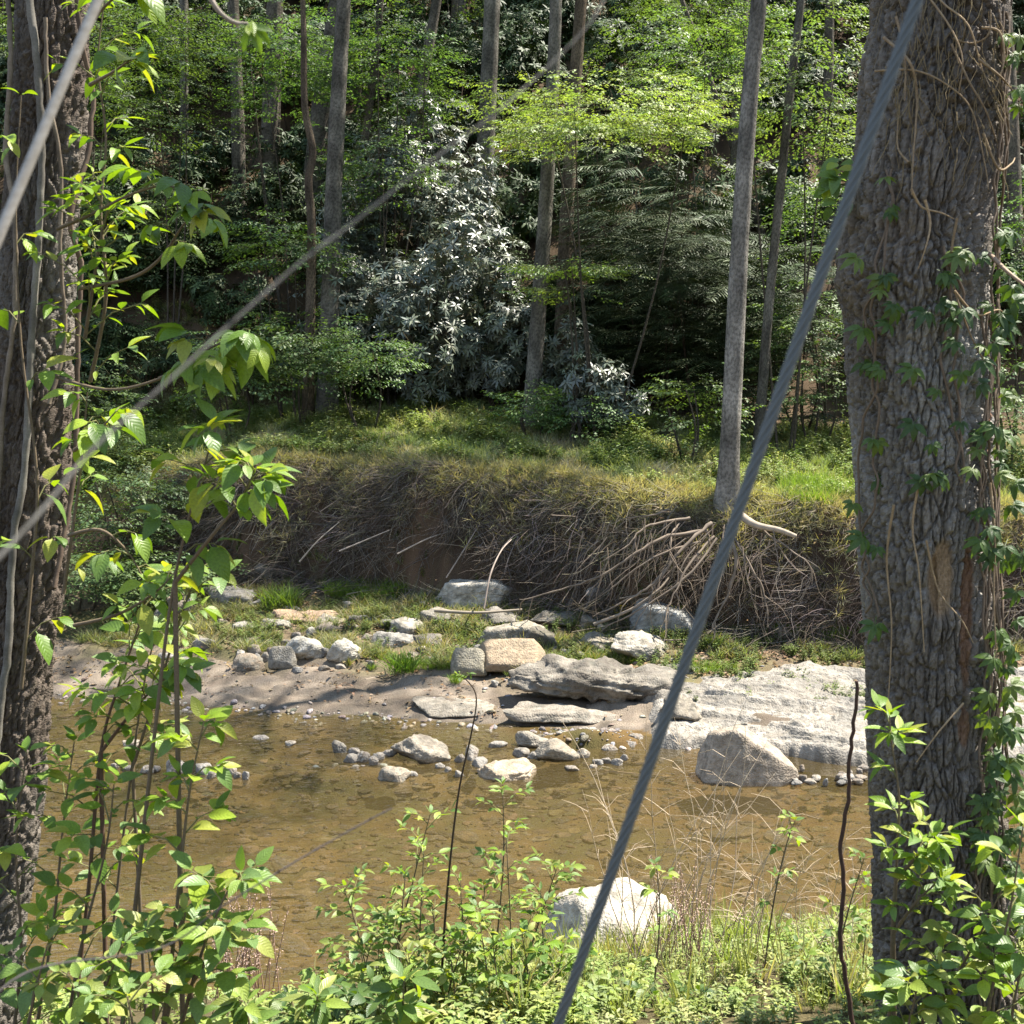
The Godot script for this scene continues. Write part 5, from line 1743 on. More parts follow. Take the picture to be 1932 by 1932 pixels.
var great := [[-1500.0, 1905.0, 200.0], [-200.0, 1790.0, 222.0], [0.0, 1771.0, 232.0], [200.0, 1757.0, 265.0], [430.0, 1727.0, 284.0], [520.0, 1718.0, 294.0], [620.0, 1730.0, 274.0], [900.0, 1743.0, 255.0], [1300.0, 1757.0, 255.0], [1700.0, 1780.0, 268.0], [1932.0, 1790.0, 272.0], [2600.0, 1800.0, 330.0]]
var slim := [[-1500.0, 200.0, 120.0], [0.0, 100.0, 134.0], [650.0, 69.0, 130.0], [1000.0, 56.0, 136.0], [1300.0, 22.0, 142.0], [1932.0, -38.0, 150.0], [2600.0, -90.0, 190.0]]
const GD := 4.8
const SD := 4.6


# a point on the near trunk's visible face, lifted off it a little
func skin(prof: Array, d: float, px: float, py: float, lift: float) -> Vector3:
	var ar := axis_at(prof, py, d)
	var c: Vector3 = ar[0]
	var r: float = ar[1] + lift
	var p := W(px, py, d)
	var x := clampf((p.x - c.x) / r, -0.98, 0.98)
	return c + Vector3(x * r, 0, sqrt(1.0 - x * x) * r)


func build_near_trees() -> void:
	var base: Vector3 = axis_at(great, 2400.0, GD)[0]
	base.y = H(base.x, -base.z)
	var marks := [[1738, 1075, 26, 78, -0.03, Color(0.3, 0.22, 0.145), 1.0], [1788, 1140, 15, 150, -0.012, Color(0.185, 0.115, 0.078), 0.5], [1861, 236, 9, 20, -0.07, Color(0.05, 0.04, 0.03), 1.0], [1862, 430, 8, 16, -0.04, Color(0.06, 0.04, 0.03), 1.0], [1850, 770, 12, 90, -0.012, Color(0.2, 0.11, 0.07), 0.6], [1782, 1340, 14, 40, -0.008, Color(0.18, 0.115, 0.08), 0.5], [1720, 1120, 12, 90, -0.02, Color(0.09, 0.07, 0.055), 0.0]]
	var m := bark_trunk(great, GD, 0.032, 0.022, [Color(0.205, 0.185, 0.165), Color(0.135, 0.118, 0.102), Color(0.33, 0.325, 0.31)], marks, 290, 2.8, base)
	near_tree("oak_tree", "great thick-barked trunk with a bare wood scar and climbing creeper", great, GD, m, base, 0.2, Color(0.14, 0.115, 0.09), 1.0)
	print("great ", Time.get_ticks_msec())
	base = axis_at(slim, 2400.0, SD)[0]
	base.y = H(base.x, -base.z)
	m = bark_trunk(slim, SD, 0.028, 0.015, [Color(0.13, 0.108, 0.09), Color(0.09, 0.073, 0.06), Color(0.2, 0.188, 0.17)], [], 150, 4.0, base)
	near_tree("vine_covered_tree", "narrow dark-barked trunk with grey woody vines climbing it", slim, SD, m, base, 0.11, Color(0.12, 0.095, 0.075), -1.0)
	# woody vines on the narrow trunk
	var vines := [
		["lichen-spotted pale woody vine, thickest on the narrow trunk", [[72, -80], [102, 136], [109, 306], [99, 510], [90, 640], [78, 875], [58, 1011], [48, 1215], [37, 1294], [10, 1600], [-10, 1960]], 0.013, Color(0.17, 0.16, 0.142), 0.03],
		["thin brown vine climbing close to the pale lichen-spotted vine", [[30, -60], [48, 120], [40, 300], [58, 400], [62, 560], [55, 640], [38, 760], [30, 900], [22, 1100]], 0.009, Color(0.2, 0.165, 0.13), 0.03],
		["crooked dark vine on the sunlit edge of the narrow trunk", [[160, -60], [172, 90], [185, 180], [196, 230], [172, 300], [150, 420], [160, 500], [168, 600], [160, 720], [150, 900], [120, 1100]], 0.009, Color(0.15, 0.11, 0.085), 0.04],
		["looping thin tendril beside the narrow trunk's foot vine", [[120, 60], [125, 200], [142, 330], [138, 480], [142, 640], [120, 760]], 0.007, Color(0.19, 0.155, 0.12), 0.05],
	]
	for v in vines:
		var pts := []
		for q in v[1]:
			pts.append(skin(slim, SD, q[0], q[1], v[4]))
		var c := resample(curve(pts, 6), 0.03)
		var o: Vector3 = c[c.size() - 1]
		o = Vector3(o.x, o.y, o.z)
		var b := MB.new()
		var q2 := []
		var cols := []
		var rr := []
		for p in c:
			q2.append(p - o + Vector3(rnd(-0.002, 0.002), 0, rnd(-0.002, 0.002)))
			var g := rnd(0.75, 1.25) * (1.0 + 0.5 * nz.get_noise_3d(p.x * 500, p.y * 300, 0))
			cols.append(Color(v[3].r * g, v[3].g * g, v[3].b * g))
			rr.append(v[2] * rnd(0.85, 1.15))
		b.tube(q2, rr, 8, cols)
		var t := thing("woody_vine", v[0], "vine", o)
		part("stem", b.mesh(), M.wood, t)
	# creeper on the great trunk
	var cre := [
		["five-leaved creeper thick along the great trunk's far edge", 1862.0, 24.0, 20.0, 1420.0, 46, true],
		["five-leaved creeper running down past the great trunk's wood scar", 1822.0, 22.0, 560.0, 1900.0, 40, true],
		["sparse creeper sprigs over the great trunk's middle bark", 1730.0, 45.0, 460.0, 900.0, 26, false],
		["dark creeper leaves low on the great trunk behind the saplings", 1850.0, 40.0, 1250.0, 1700.0, 46, false],
		["creeper sprigs on the great trunk's stream-side edge", 1622.0, 20.0, 330.0, 1150.0, 22, false],
	]
	for v in cre:
		var o := skin(great, GD, v[1], v[4], 0.01)
		var t := thing("creeper", v[0], "vine", o)
		var b := MB.new()
		var strands := 4 if v[6] else 2
		for s in strands:
			var pts := []
			var py: float = v[4]
			var px: float = v[1] + rnd(-1, 1) * v[2]
			while py > v[3]:
				pts.append(skin(great, GD, px, py, 0.012) - o)
				px = lerpf(px, v[1], 0.1) + rnd(-10, 10)
				py -= 28.0
			if pts.size() > 2:
				b.tube(curve(pts, 3), [0.005], 5, [Color(0.17, 0.13, 0.1)])
		part("stem", b.mesh(), M.wood, t)
		var bud := 300
		for k in int(v[5]):
			var py := rnd(v[3], v[4])
			var px: float = v[1] + rnd(-1, 1) * v[2] * 1.25
			var p := skin(great, GD, px, py, rnd(0.02, 0.07)) - o
			bud = put_leaf2(t, p, Vector3(rnd(-0.9, 0.9), rnd(-1.0, 0.1), rnd(0.2, 0.9)), rnd(0.07, 0.125), K.palm, K.leaf_mats.creeper, bud)
	# a bright tuft of lobed leaves poking out on the stream side
	var o2 := skin(great, GD, 1592, 350, 0.0)
	var tf := thing("leaf_tuft", "bright bunch of leaves sprouting from the great trunk's stream side", "leaves", o2)
	var tb := MB.new()
	for k in 5:
		tb.tube([Vector3.ZERO, Vector3(rnd(-0.1, -0.02), rnd(-0.08, 0.06), rnd(0, 0.06))], [0.003, 0.002], 4, [Color(0.15, 0.16, 0.06)])
	part("stem", tb.mesh(), M.wood, tf)
	for k in 26:
		put_leaf2(tf, Vector3(rnd(-0.11, 0.01), rnd(-0.09, 0.1), rnd(-0.02, 0.1)), Vector3(rnd(-1, 0.1), rnd(-0.8, 0.2), rnd(-0.3, 0.8)), rnd(0.05, 0.085), K.leaf, K.leaf_mats.fresh, 300)
	# dead tendrils hanging on the great trunk
	var dead := [
		[[1690, -20], [1730, 40], [1770, 90], [1800, 160], [1808, 200]],
		[[1625, 155], [1680, 165], [1730, 195], [1775, 240], [1800, 330], [1806, 380]],
		[[1640, 95], [1672, 150], [1688, 200], [1682, 260], [1672, 330], [1668, 390]],
		[[1668, 380], [1690, 410], [1720, 422], [1745, 432]],
		[[1745, 432], [1738, 500], [1742, 560], [1775, 640], [1815, 690]],
		[[1745, 120], [1770, 190], [1800, 240], [1830, 290]],
		[[1748, 110], [1782, 118], [1808, 105], [1812, 60]],
		[[1800, 90], [1830, 100], [1838, 150], [1822, 200]],
		[[1838, 92], [1850, 130], [1855, 160], [1842, 195]],
		[[1790, 150], [1830, 180], [1870, 195]],
		[[1798, 280], [1830, 340], [1870, 325], [1898, 305]],
		[[1668, 330], [1655, 300], [1660, 240]],
		[[1690, 400], [1700, 440], [1690, 480], [1680, 520]],
		[[1705, 20], [1740, 90], [1760, 150], [1755, 210]],
		[[1660, 60], [1668, 140], [1664, 220]],
		[[1740, 560], [1790, 600], [1840, 590], [1880, 598]],
		[[1700, 1000], [1725, 1090], [1760, 1140], [1780, 1180]],
		[[1690, 900], [1682, 980], [1690, 1060], [1700, 1200]],
		[[1820, 900], [1826, 1000], [1822, 1100], [1830, 1250]],
		[[1650, 940], [1646, 1040], [1652, 1160], [1645, 1300]],
		[[1768, 1290], [1720, 1340], [1690, 1400]],
	]
	var ot := skin(great, GD, 1740, 430, 0.02)
	var td := thing("dead_tendrils", "pale dry vine tendrils curling over the great trunk's upper bark", "vine", ot)
	for dd in dead:
		var pts := []
		for q in dd:
			pts.append(skin(great, GD, q[0], q[1], rnd(0.015, 0.06)) - ot)
		var b := MB.new()
		var g := rnd(0.7, 1.2)
		var cc := curve(pts, 6)
		b.tube(cc, taper(cc.size(), rnd(0.004, 0.006), 0.002), 6, [Color(0.36 * g, 0.27 * g, 0.17 * g), Color(0.3 * g, 0.22 * g, 0.14 * g)])
		part("tendril", b.mesh(), M.wood, td)
	var moss := MB.new()
	for k in 170:
		var p := skin(great, GD, rnd(1640, 1840), rnd(-20, 330), rnd(0.01, 0.04)) - ot
		var dv := Vector3(rnd(-0.4, 0.4), -1, rnd(-0.1, 0.3)).normalized()
		var pts := [p]
		for q in 4:
			dv = (dv + Vector3(rnd(-0.4, 0.4), rnd(-0.2, 0.1), rnd(-0.15, 0.15))).normalized()
			p += dv * rnd(0.02, 0.05)
			pts.append(p)
		var g := rnd(0.7, 1.2)
		moss.tube(pts, [0.0018, 0.0015, 0.001], 3, [Color(0.26 * g, 0.2 * g, 0.11 * g)], false)
	part("rootlets", moss.mesh(), M.wood, td).set_meta("kind", "stuff")
	# pale twig that sticks out beyond the trunk's far edge
	var tw := px_curve([[1868, 480, 4.6], [1900, 512, 4.5], [1950, 550, 4.4]], 4)
	var tt := thing("dead_twig", "pale dead twig jutting out past the great trunk's far edge", "twig", tw[0])
	var twb := MB.new()
	var l2 := []
	for p in tw:
		l2.append(p - tw[0])
	twb.tube(l2, taper(l2.size(), 0.009, 0.005), 6, [Color(0.4, 0.3, 0.22)])
	part("stem", twb.mesh(), M.wood, tt)


func put_leaf2(t: Node3D, p: Vector3, dirv: Vector3, ln: float, kinds: Array, mats: Array, budget: int) -> int:
	if budget <= 0:
		return 0
	var bs := aim(dirv, Vector3(rnd(-0.4, 0.4), 0.7, 1.0)).scaled(Vector3.ONE * ln)
	part("leaf", kinds[rng.randi() % kinds.size()], mats[rng.randi() % mats.size()], t, Transform3D(bs, p))
	return budget - 1


# ---------------------------------------------------------------- plants on the near bank
func build_near_plants() -> void:
	# left of the view
	plant("poison_ivy", "three-leaved vine branch reaching out from the narrow trunk, glowing in sun", "vine", [[[108, 432, 4.2], [165, 408, 4.1], [240, 370, 3.9], [310, 350, 3.8], [360, 368, 3.7]], [[150, 545, 4.2], [245, 525, 4.0], [300, 490, 3.9], [345, 425, 3.8], [372, 392, 3.7]]], {"rooted": false, "kind": "tri", "leaf": 0.135, "twigs": 4, "per": 1, "tip": 1, "from": 0.5, "twig": 0.14, "droop": 0.8, "r0": 0.007})
	plant("poison_ivy", "lower three-leaved vine branch crossed by the blurred bare twig", "vine", [[[85, 705, 4.2], [200, 735, 4.0], [300, 715, 3.8], [380, 665, 3.7], [440, 640, 3.6], [480, 645, 3.6]], [[300, 715, 3.8], [350, 690, 3.7], [400, 690, 3.65]]], {"rooted": false, "kind": "tri", "leaf": 0.14, "twigs": 5, "per": 1, "tip": 1, "from": 0.5, "twig": 0.13, "droop": 0.9, "r0": 0.006})
	plant("leafy_vine", "yellow-green leafy vine hugging the sunlit edge of the narrow trunk", "vine", [[[170, 720, 4.3], [200, 560, 4.2], [190, 400, 4.2], [200, 260, 4.2], [185, 120, 4.2], [200, -20, 4.2]], [[160, 640, 4.2], [185, 480, 4.1], [205, 380, 4.1]]], {"rooted": false, "kind": "narrow", "leaf": 0.085, "twigs": 16, "per": 4, "tip": 3, "from": 0.0, "twig": 0.2, "droop": 0.6})
	plant("leafy_vine", "broad-leaved vine on the shaded face of the narrow trunk", "vine", [[[40, 1300, 4.2], [60, 1080, 4.2], [70, 900, 4.2], [40, 650, 4.2], [30, 400, 4.2], [40, 180, 4.2]], [[120, 1120, 4.1], [150, 900, 4.1], [165, 740, 4.1]]], {"rooted": false, "kind": "leaf", "leaf": 0.1, "twigs": 7, "per": 2, "tip": 2, "from": 0.05, "twig": 0.13, "droop": 0.9})
	plant("leafy_vine", "sprig of bright leaves above the narrow trunk's pale cable", "vine", [[[160, 60, 4.1], [200, 10, 3.9], [250, -30, 3.8]], [[170, 160, 4.1], [215, 135, 3.9], [250, 110, 3.8]]], {"rooted": false, "kind": "leaf", "leaf": 0.13, "twigs": 2, "per": 1, "tip": 3, "from": 0.6, "twig": 0.08, "droop": 0.4})
	plant("sapling", "tallest leafy sapling whose top stands before the cut bank", "sapling", [[[225, 1990, 3.6], [262, 1650, 3.6], [290, 1400, 3.6], [320, 1150, 3.6], [350, 1000, 3.6], [385, 880, 3.6], [410, 800, 3.6]], [[330, 1100, 3.6], [400, 1010, 3.5], [450, 950, 3.5], [480, 885, 3.5]]], {"leaf": 0.105, "twigs": 8, "per": 3, "tip": 3, "from": 0.6, "twig": 0.16, "droop": 0.8, "r0": 0.008})
	plant("sapling", "brown-stemmed sapling forking before the pool", "sapling", [[[130, 1990, 3.9], [165, 1700, 3.9], [190, 1420, 3.9], [225, 1290, 3.9], [262, 1180, 3.9], [280, 1100, 3.9]], [[190, 1420, 3.9], [260, 1330, 3.8], [320, 1270, 3.8]]], {"leaf": 0.08, "twigs": 12, "per": 3, "tip": 3, "from": 0.25, "twig": 0.18, "droop": 0.5, "r0": 0.008, "wood": Color(0.13, 0.085, 0.06)})
	plant("sapling", "slim sapling with leaf pairs in front of the dark pool", "sapling", [[[300, 1990, 3.5], [325, 1800, 3.5], [345, 1600, 3.5], [360, 1480, 3.5], [385, 1360, 3.5]]], {"leaf": 0.085, "twigs": 11, "per": 4, "tip": 4, "from": 0.2, "twig": 0.15, "droop": 0.3, "r0": 0.008})
	plant("sapling", "bushy sapling with broad green leaves over the shaded water", "sapling", [[[330, 1990, 3.4], [370, 1830, 3.4], [420, 1700, 3.4], [455, 1650, 3.4]], [[360, 1860, 3.4], [400, 1800, 3.3], [440, 1770, 3.3]], [[300, 1990, 3.4], [330, 1850, 3.4], [350, 1720, 3.4]]], {"leaf": 0.085, "twigs": 7, "per": 4, "tip": 3, "from": 0.2, "twig": 0.16, "droop": 0.4, "mats": "shrub"})
	plant("sapling", "leafy shoots crowding against the narrow trunk's lower bark", "sapling", [[[60, 1990, 3.9], [100, 1750, 3.9], [120, 1550, 3.9], [140, 1400, 3.9]], [[20, 1990, 3.8], [40, 1800, 3.8], [30, 1600, 3.8], [50, 1420, 3.8]], [[120, 1990, 3.7], [150, 1800, 3.7], [200, 1600, 3.7], [215, 1480, 3.7]]], {"leaf": 0.085, "twigs": 10, "per": 4, "tip": 3, "from": 0.12, "twig": 0.21, "droop": 0.4})
	plant("sapling", "dense low saplings filling the corner below the narrow trunk", "sapling", [[[30, 2050, 3.3], [60, 1900, 3.3], [90, 1780, 3.3]], [[180, 2050, 3.3], [190, 1900, 3.3], [230, 1780, 3.3]], [[270, 2050, 3.3], [290, 1920, 3.3], [280, 1800, 3.3]], [[100, 2050, 3.2], [140, 1930, 3.2], [150, 1850, 3.2]], [[230, 2050, 3.1], [250, 1950, 3.1], [240, 1880, 3.1]]], {"leaf": 0.075, "twigs": 6, "per": 4, "tip": 3, "from": 0.1, "twig": 0.17, "droop": 0.3, "mats": "shrub"})
	plant("sapling", "grey-green sapling between the forked sapling and the silt bar", "sapling", [[[190, 1990, 4.2], [230, 1600, 4.2], [270, 1300, 4.2], [300, 1180, 4.2]], [[250, 1450, 4.2], [330, 1200, 4.1], [370, 1080, 4.1]]], {"leaf": 0.08, "twigs": 12, "per": 3, "tip": 3, "from": 0.2, "twig": 0.2, "droop": 0.5, "mats": "shrub"})
	# bottom middle
	plant("shrub", "leafy shrub with upright shoots before the olive water", "shrub", [[[770, 1990, 5.6], [745, 1820, 5.6], [780, 1660, 5.6], [812, 1535, 5.6]], [[735, 1990, 5.6], [715, 1840, 5.6], [740, 1720, 5.6]], [[800, 1990, 5.6], [820, 1800, 5.6], [815, 1700, 5.6]]], {"leaf": 0.07, "twigs": 15, "per": 5, "tip": 3, "from": 0.1, "twig": 0.24, "droop": 0.1, "mats": "shrub", "kind": "narrow"})
	plant("shrub", "slender shrub with small leaves topped above the wide flat stone", "shrub", [[[915, 1990, 5.7], [935, 1800, 5.7], [950, 1620, 5.7], [948, 1480, 5.7]], [[960, 1990, 5.7], [990, 1830, 5.7], [1030, 1700, 5.7], [1050, 1640, 5.7]], [[880, 1990, 5.7], [880, 1830, 5.7], [890, 1740, 5.7]]], {"leaf": 0.064, "twigs": 15, "per": 5, "tip": 3, "from": 0.12, "twig": 0.22, "droop": 0.1, "mats": "shrub", "kind": "narrow"})
	plant("shrub", "arching shrub shoots bending over the water from the clump", "shrub", [[[760, 1990, 5.9], [700, 1850, 5.9], [670, 1740, 5.9], [648, 1672, 5.9]], [[700, 1990, 5.9], [650, 1880, 5.9], [610, 1840, 5.9]], [[740, 1990, 5.8], [690, 1900, 5.8], [640, 1870, 5.8]]], {"leaf": 0.064, "twigs": 14, "per": 5, "tip": 3, "from": 0.12, "twig": 0.22, "droop": 0.2, "mats": "shrub"})
	plant("shrub", "low full shrub mass at the base of the upright shoots", "shrub", [[[800, 2010, 5.2], [790, 1900, 5.2], [770, 1800, 5.2]], [[860, 2010, 5.2], [860, 1900, 5.2], [850, 1800, 5.2]], [[920, 2010, 5.2], [940, 1900, 5.2], [930, 1780, 5.2]], [[720, 2010, 5.2], [700, 1930, 5.2], [690, 1880, 5.2]], [[980, 2010, 5.2], [985, 1920, 5.2], [1000, 1830, 5.2]]], {"leaf": 0.064, "twigs": 9, "per": 5, "tip": 3, "from": 0.05, "twig": 0.26, "droop": 0.1, "mats": "shrub"})
	plant("tall_stalk", "single tall dark stalk with a bent green tip before the stones", "plant", [[[826, 1990, 5.4], [838, 1760, 5.4], [852, 1600, 5.4], [868, 1480, 5.4], [888, 1390, 5.4], [899, 1320, 5.4], [885, 1288, 5.4], [862, 1272, 5.4]]], {"leaf": 0.035, "twigs": 3, "per": 1, "tip": 5, "from": 0.9, "twig": 0.05, "droop": 0.2, "r0": 0.007, "wood": Color(0.07, 0.05, 0.035), "stem_leaves": 8, "kind": "narrow"})
	plant("milkweed", "large-leaved herb at the foot of the shrub clump", "plant", [[[765, 2010, 4.4], [760, 1930, 4.4], [762, 1850, 4.4]]], {"leaf": 0.13, "twigs": 6, "per": 1, "tip": 5, "from": 0.3, "twig": 0.06, "droop": 0.4, "kind": "narrow", "mats": "shrub", "stem_leaves": 6})
	plant("milkweed", "pair of large-leaved herbs beside the pink seed grass", "plant", [[[600, 2010, 4.4], [592, 1930, 4.4], [600, 1880, 4.4]], [[480, 2010, 4.2], [470, 1930, 4.2], [460, 1880, 4.2]]], {"leaf": 0.12, "twigs": 5, "per": 1, "tip": 5, "from": 0.3, "twig": 0.06, "droop": 0.4, "kind": "narrow", "mats": "shrub", "stem_leaves": 5})
	plant("shrub", "light green shrub shoots crowding behind the large-leaved herb", "shrub", [[[690, 2000, 5.4], [680, 1880, 5.4], [700, 1780, 5.4]], [[770, 2000, 5.3], [765, 1860, 5.3], [740, 1760, 5.3]], [[830, 2000, 5.3], [845, 1880, 5.3], [870, 1790, 5.3]], [[620, 2000, 5.3], [610, 1920, 5.3], [590, 1860, 5.3]]], {"leaf": 0.066, "twigs": 11, "per": 5, "tip": 3, "from": 0.05, "twig": 0.26, "droop": 0.15, "mats": "shrub"})
	plant("shrub", "fresh shrub shoots between the slender shrub and the white near boulder", "shrub", [[[990, 2000, 5.3], [1000, 1880, 5.3], [985, 1760, 5.3]], [[1050, 2000, 5.3], [1045, 1890, 5.3], [1060, 1800, 5.3]], [[930, 2000, 5.2], [925, 1880, 5.2], [905, 1740, 5.2]], [[1010, 2000, 5.1], [1020, 1930, 5.1], [1040, 1880, 5.1]]], {"leaf": 0.066, "twigs": 11, "per": 5, "tip": 3, "from": 0.05, "twig": 0.24, "droop": 0.15, "mats": "fresh"})
	plant("shrub", "dim leafy shoots low at the water below the arching shrub", "shrub", [[[560, 2010, 5.0], [565, 1940, 5.0], [550, 1890, 5.0]], [[650, 2010, 4.9], [650, 1930, 4.9], [670, 1880, 4.9]], [[720, 2010, 4.8], [715, 1950, 4.8], [730, 1900, 4.8]]], {"leaf": 0.07, "twigs": 10, "per": 5, "tip": 3, "from": 0.05, "twig": 0.22, "droop": 0.2, "mats": "creeper"})
	plant("leafy_vine", "spray of large hanging leaves between the narrow trunk and the cut bank", "vine", [[[140, 1180, 4.0], [220, 1160, 3.9], [290, 1120, 3.8], [330, 1080, 3.8]], [[130, 1010, 4.0], [190, 1000, 3.9], [240, 1040, 3.9], [270, 1090, 3.9]], [[140, 850, 4.0], [180, 820, 3.9], [215, 780, 3.9]]], {"rooted": false, "leaf": 0.1, "twigs": 3, "per": 2, "tip": 2, "from": 0.4, "twig": 0.12, "droop": 0.9})
	plant("shrub", "upright wand-like shrub shoots topped before the half-submerged boulder", "shrub", [[[780, 2000, 5.5], [790, 1800, 5.5], [800, 1600, 5.5]], [[740, 2000, 5.4], [750, 1820, 5.4], [765, 1650, 5.4]], [[860, 2000, 5.4], [875, 1820, 5.4], [868, 1660, 5.4]]], {"leaf": 0.055, "twigs": 16, "per": 4, "tip": 2, "from": 0.1, "twig": 0.13, "droop": 0.0, "mats": "fresh", "kind": "narrow"})
	plant("shrub", "upright wand-like shrub shoots beside the white near boulder's shaded end", "shrub", [[[960, 2000, 5.5], [965, 1800, 5.5], [955, 1580, 5.5]], [[1010, 2000, 5.4], [1025, 1820, 5.4], [1020, 1680, 5.4]], [[910, 2000, 5.4], [905, 1820, 5.4], [915, 1670, 5.4]]], {"leaf": 0.055, "twigs": 16, "per": 4, "tip": 2, "from": 0.1, "twig": 0.13, "droop": 0.0, "mats": "fresh", "kind": "narrow"})
	# bottom right of the middle
	plant("shrub", "thin leafy stem in front of the big white near boulder", "shrub", [[[1215, 1990, 5.6], [1235, 1850, 5.6], [1245, 1720, 5.6], [1238, 1630, 5.6]], [[1150, 1990, 5.6], [1165, 1900, 5.6], [1160, 1840, 5.6]]], {"leaf": 0.058, "twigs": 7, "per": 3, "tip": 3, "from": 0.3, "twig": 0.13, "droop": 0.2, "mats": "shrub"})
	plant("shrub", "slim leafy shoot in the dry twigs before open water", "shrub", [[[1430, 1990, 5.8], [1440, 1850, 5.8], [1460, 1700, 5.8], [1482, 1600, 5.8], [1500, 1548, 5.8]]], {"leaf": 0.052, "twigs": 8, "per": 3, "tip": 4, "from": 0.35, "twig": 0.13, "droop": 0.2, "mats": "shrub"})
	plant("shrub", "low rounded-leaf shrub beside the big white near boulder", "shrub", [[[1290, 2010, 5.2], [1300, 1930, 5.2], [1320, 1870, 5.2]], [[1240, 2010, 5.2], [1250, 1930, 5.2], [1235, 1880, 5.2]], [[1350, 2010, 5.2], [1360, 1950, 5.2], [1380, 1900, 5.2]]], {"leaf": 0.075, "twigs": 5, "per": 3, "tip": 3, "from": 0.1, "twig": 0.15, "droop": 0.2, "mats": "creeper"})
	plant("shrub", "leafy shoots between the hanging dark vine and the great trunk", "shrub", [[[1560, 1990, 5.4], [1570, 1850, 5.4], [1600, 1720, 5.4], [1630, 1620, 5.4]], [[1610, 1990, 5.4], [1625, 1850, 5.4], [1635, 1740, 5.4]], [[1500, 1990, 5.6], [1510, 1880, 5.6], [1525, 1800, 5.6]]], {"leaf": 0.056, "twigs": 8, "per": 3, "tip": 3, "from": 0.25, "twig": 0.16, "droop": 0.3, "mats": "shrub"})
	# before the great trunk
	plant("sapling", "bright sapling rising in front of the great trunk's bark", "sapling", [[[1690, 1990, 3.9], [1682, 1800, 3.9], [1692, 1620, 3.9], [1696, 1500, 3.9], [1682, 1400, 3.9], [1678, 1350, 3.9]], [[1690, 1660, 3.9], [1735, 1610, 3.85], [1765, 1580, 3.8]], [[1686, 1760, 3.9], [1730, 1700, 3.85], [1775, 1660, 3.8]]], {"leaf": 0.085, "twigs": 8, "per": 3, "tip": 4, "from": 0.3, "twig": 0.12, "droop": 0.1, "kind": "narrow"})
	plant("sapling", "spreading sapling across the great trunk's foot", "sapling", [[[1780, 1990, 3.7], [1800, 1860, 3.7], [1850, 1760, 3.7], [1890, 1680, 3.7]], [[1740, 1990, 3.7], [1745, 1880, 3.7], [1780, 1790, 3.7]], [[1700, 1990, 3.6], [1720, 1910, 3.6], [1735, 1840, 3.6]]], {"leaf": 0.085, "twigs": 9, "per": 4, "tip": 3, "from": 0.15, "twig": 0.17, "droop": 0.2, "mats": "shrub"})
	plant("sapling", "shaded broad-leaved sapling at the great trunk's far side", "sapling", [[[1850, 1990, 3.6], [1875, 1850, 3.6], [1905, 1720, 3.6], [1930, 1560, 3.6]], [[1900, 1990, 3.6], [1915, 1880, 3.6], [1940, 1780, 3.6]]], {"leaf": 0.085, "twigs": 9, "per": 3, "tip": 3, "from": 0.2, "twig": 0.17, "droop": 0.4})
	# dry growth
	dry_shrub("pale leafless twiggy shrub in front of the open water", [[1235, 1880, 6.6], [1270, 1880, 6.6], [1300, 1890, 6.5], [1210, 1870, 6.7]], 0.9, 20)
	dry_shrub("low pale leafless twigs beside the hanging dark vine", [[1400, 1900, 6.2], [1520, 1890, 6.2], [1450, 1900, 6.3], [1560, 1890, 6.3]], 0.6, 15)
	seed_grass("pinkish dry seed-head grass standing at the near water's edge", 470, 1930, 6.2, 0.62, 34)
	seed_grass("pinkish dry seed-head grass at the root of the leafless shrub", 1300, 1900, 6.4, 0.5, 24)
	var c := px_curve([[1617, 1285, 4.1], [1612, 1350, 4.1], [1603, 1440, 4.1], [1600, 1510, 4.1], [1586, 1590, 4.1], [1592, 1660, 4.1], [1586, 1780, 4.1], [1598, 1860, 4.1], [1612, 1960, 4.1], [1620, 2100, 4.1]], 6)
	var o: Vector3 = c[c.size() - 1]
	var l := []
	for p in c:
		l.append(p - o + Vector3(rnd(-0.004, 0.004), 0, 0))
	var b := MB.new()
	b.tube(l, taper(l.size(), 0.006, 0.009), 7, [Color(0.085, 0.05, 0.04), Color(0.06, 0.04, 0.032)])
	var t := thing("dead_vine", "dark dead stalk standing upright beside the great trunk", "vine", o)
	part("stem", b.mesh(), M.wood, t)
	# ground cover of the near bank
	var xs := [[], [], [], []]
	var cs := [[], [], [], []]
	for k in 6500:
		var x := rnd(-4.5, 5.5)
		var ns := lut(near_s, x)
		var d := rnd(3.2, ns - 0.05)
		var n := nz.get_noise_2d(x * 70.0 + 500.0, d * 70.0)
		if x < 0.2 and x > -2.6 and d > 6.8 and rnd() < 0.75:
			continue
		if n < -0.02 - 0.6 * sstep(0.2, 0.8, x):
			continue
		var ln := rnd(0.06, 0.13) * (1.0 + 1.2 * maxf(0.0, n))
		xs[k % 4].append(Transform3D(Basis(Vector3.UP, rnd(0, TAU)).scaled(Vector3.ONE * ln), on(x, d)))
		cs[k % 4].append(tint(Color(0.2, 0.28, 0.07).lerp(Color(0.33, 0.36, 0.16), rnd()), 0.3))
	var g := thing("near_ground_cover", "low bright green herbs carpeting the near bank", "weeds")
	g.set_meta("kind", "stuff")
	for k in 4:
		mass("weeds", K.weed[k], M.foliage, g, xs[k], cs[k])
	xs = [[], [], [], []]
	cs = [[], [], [], []]
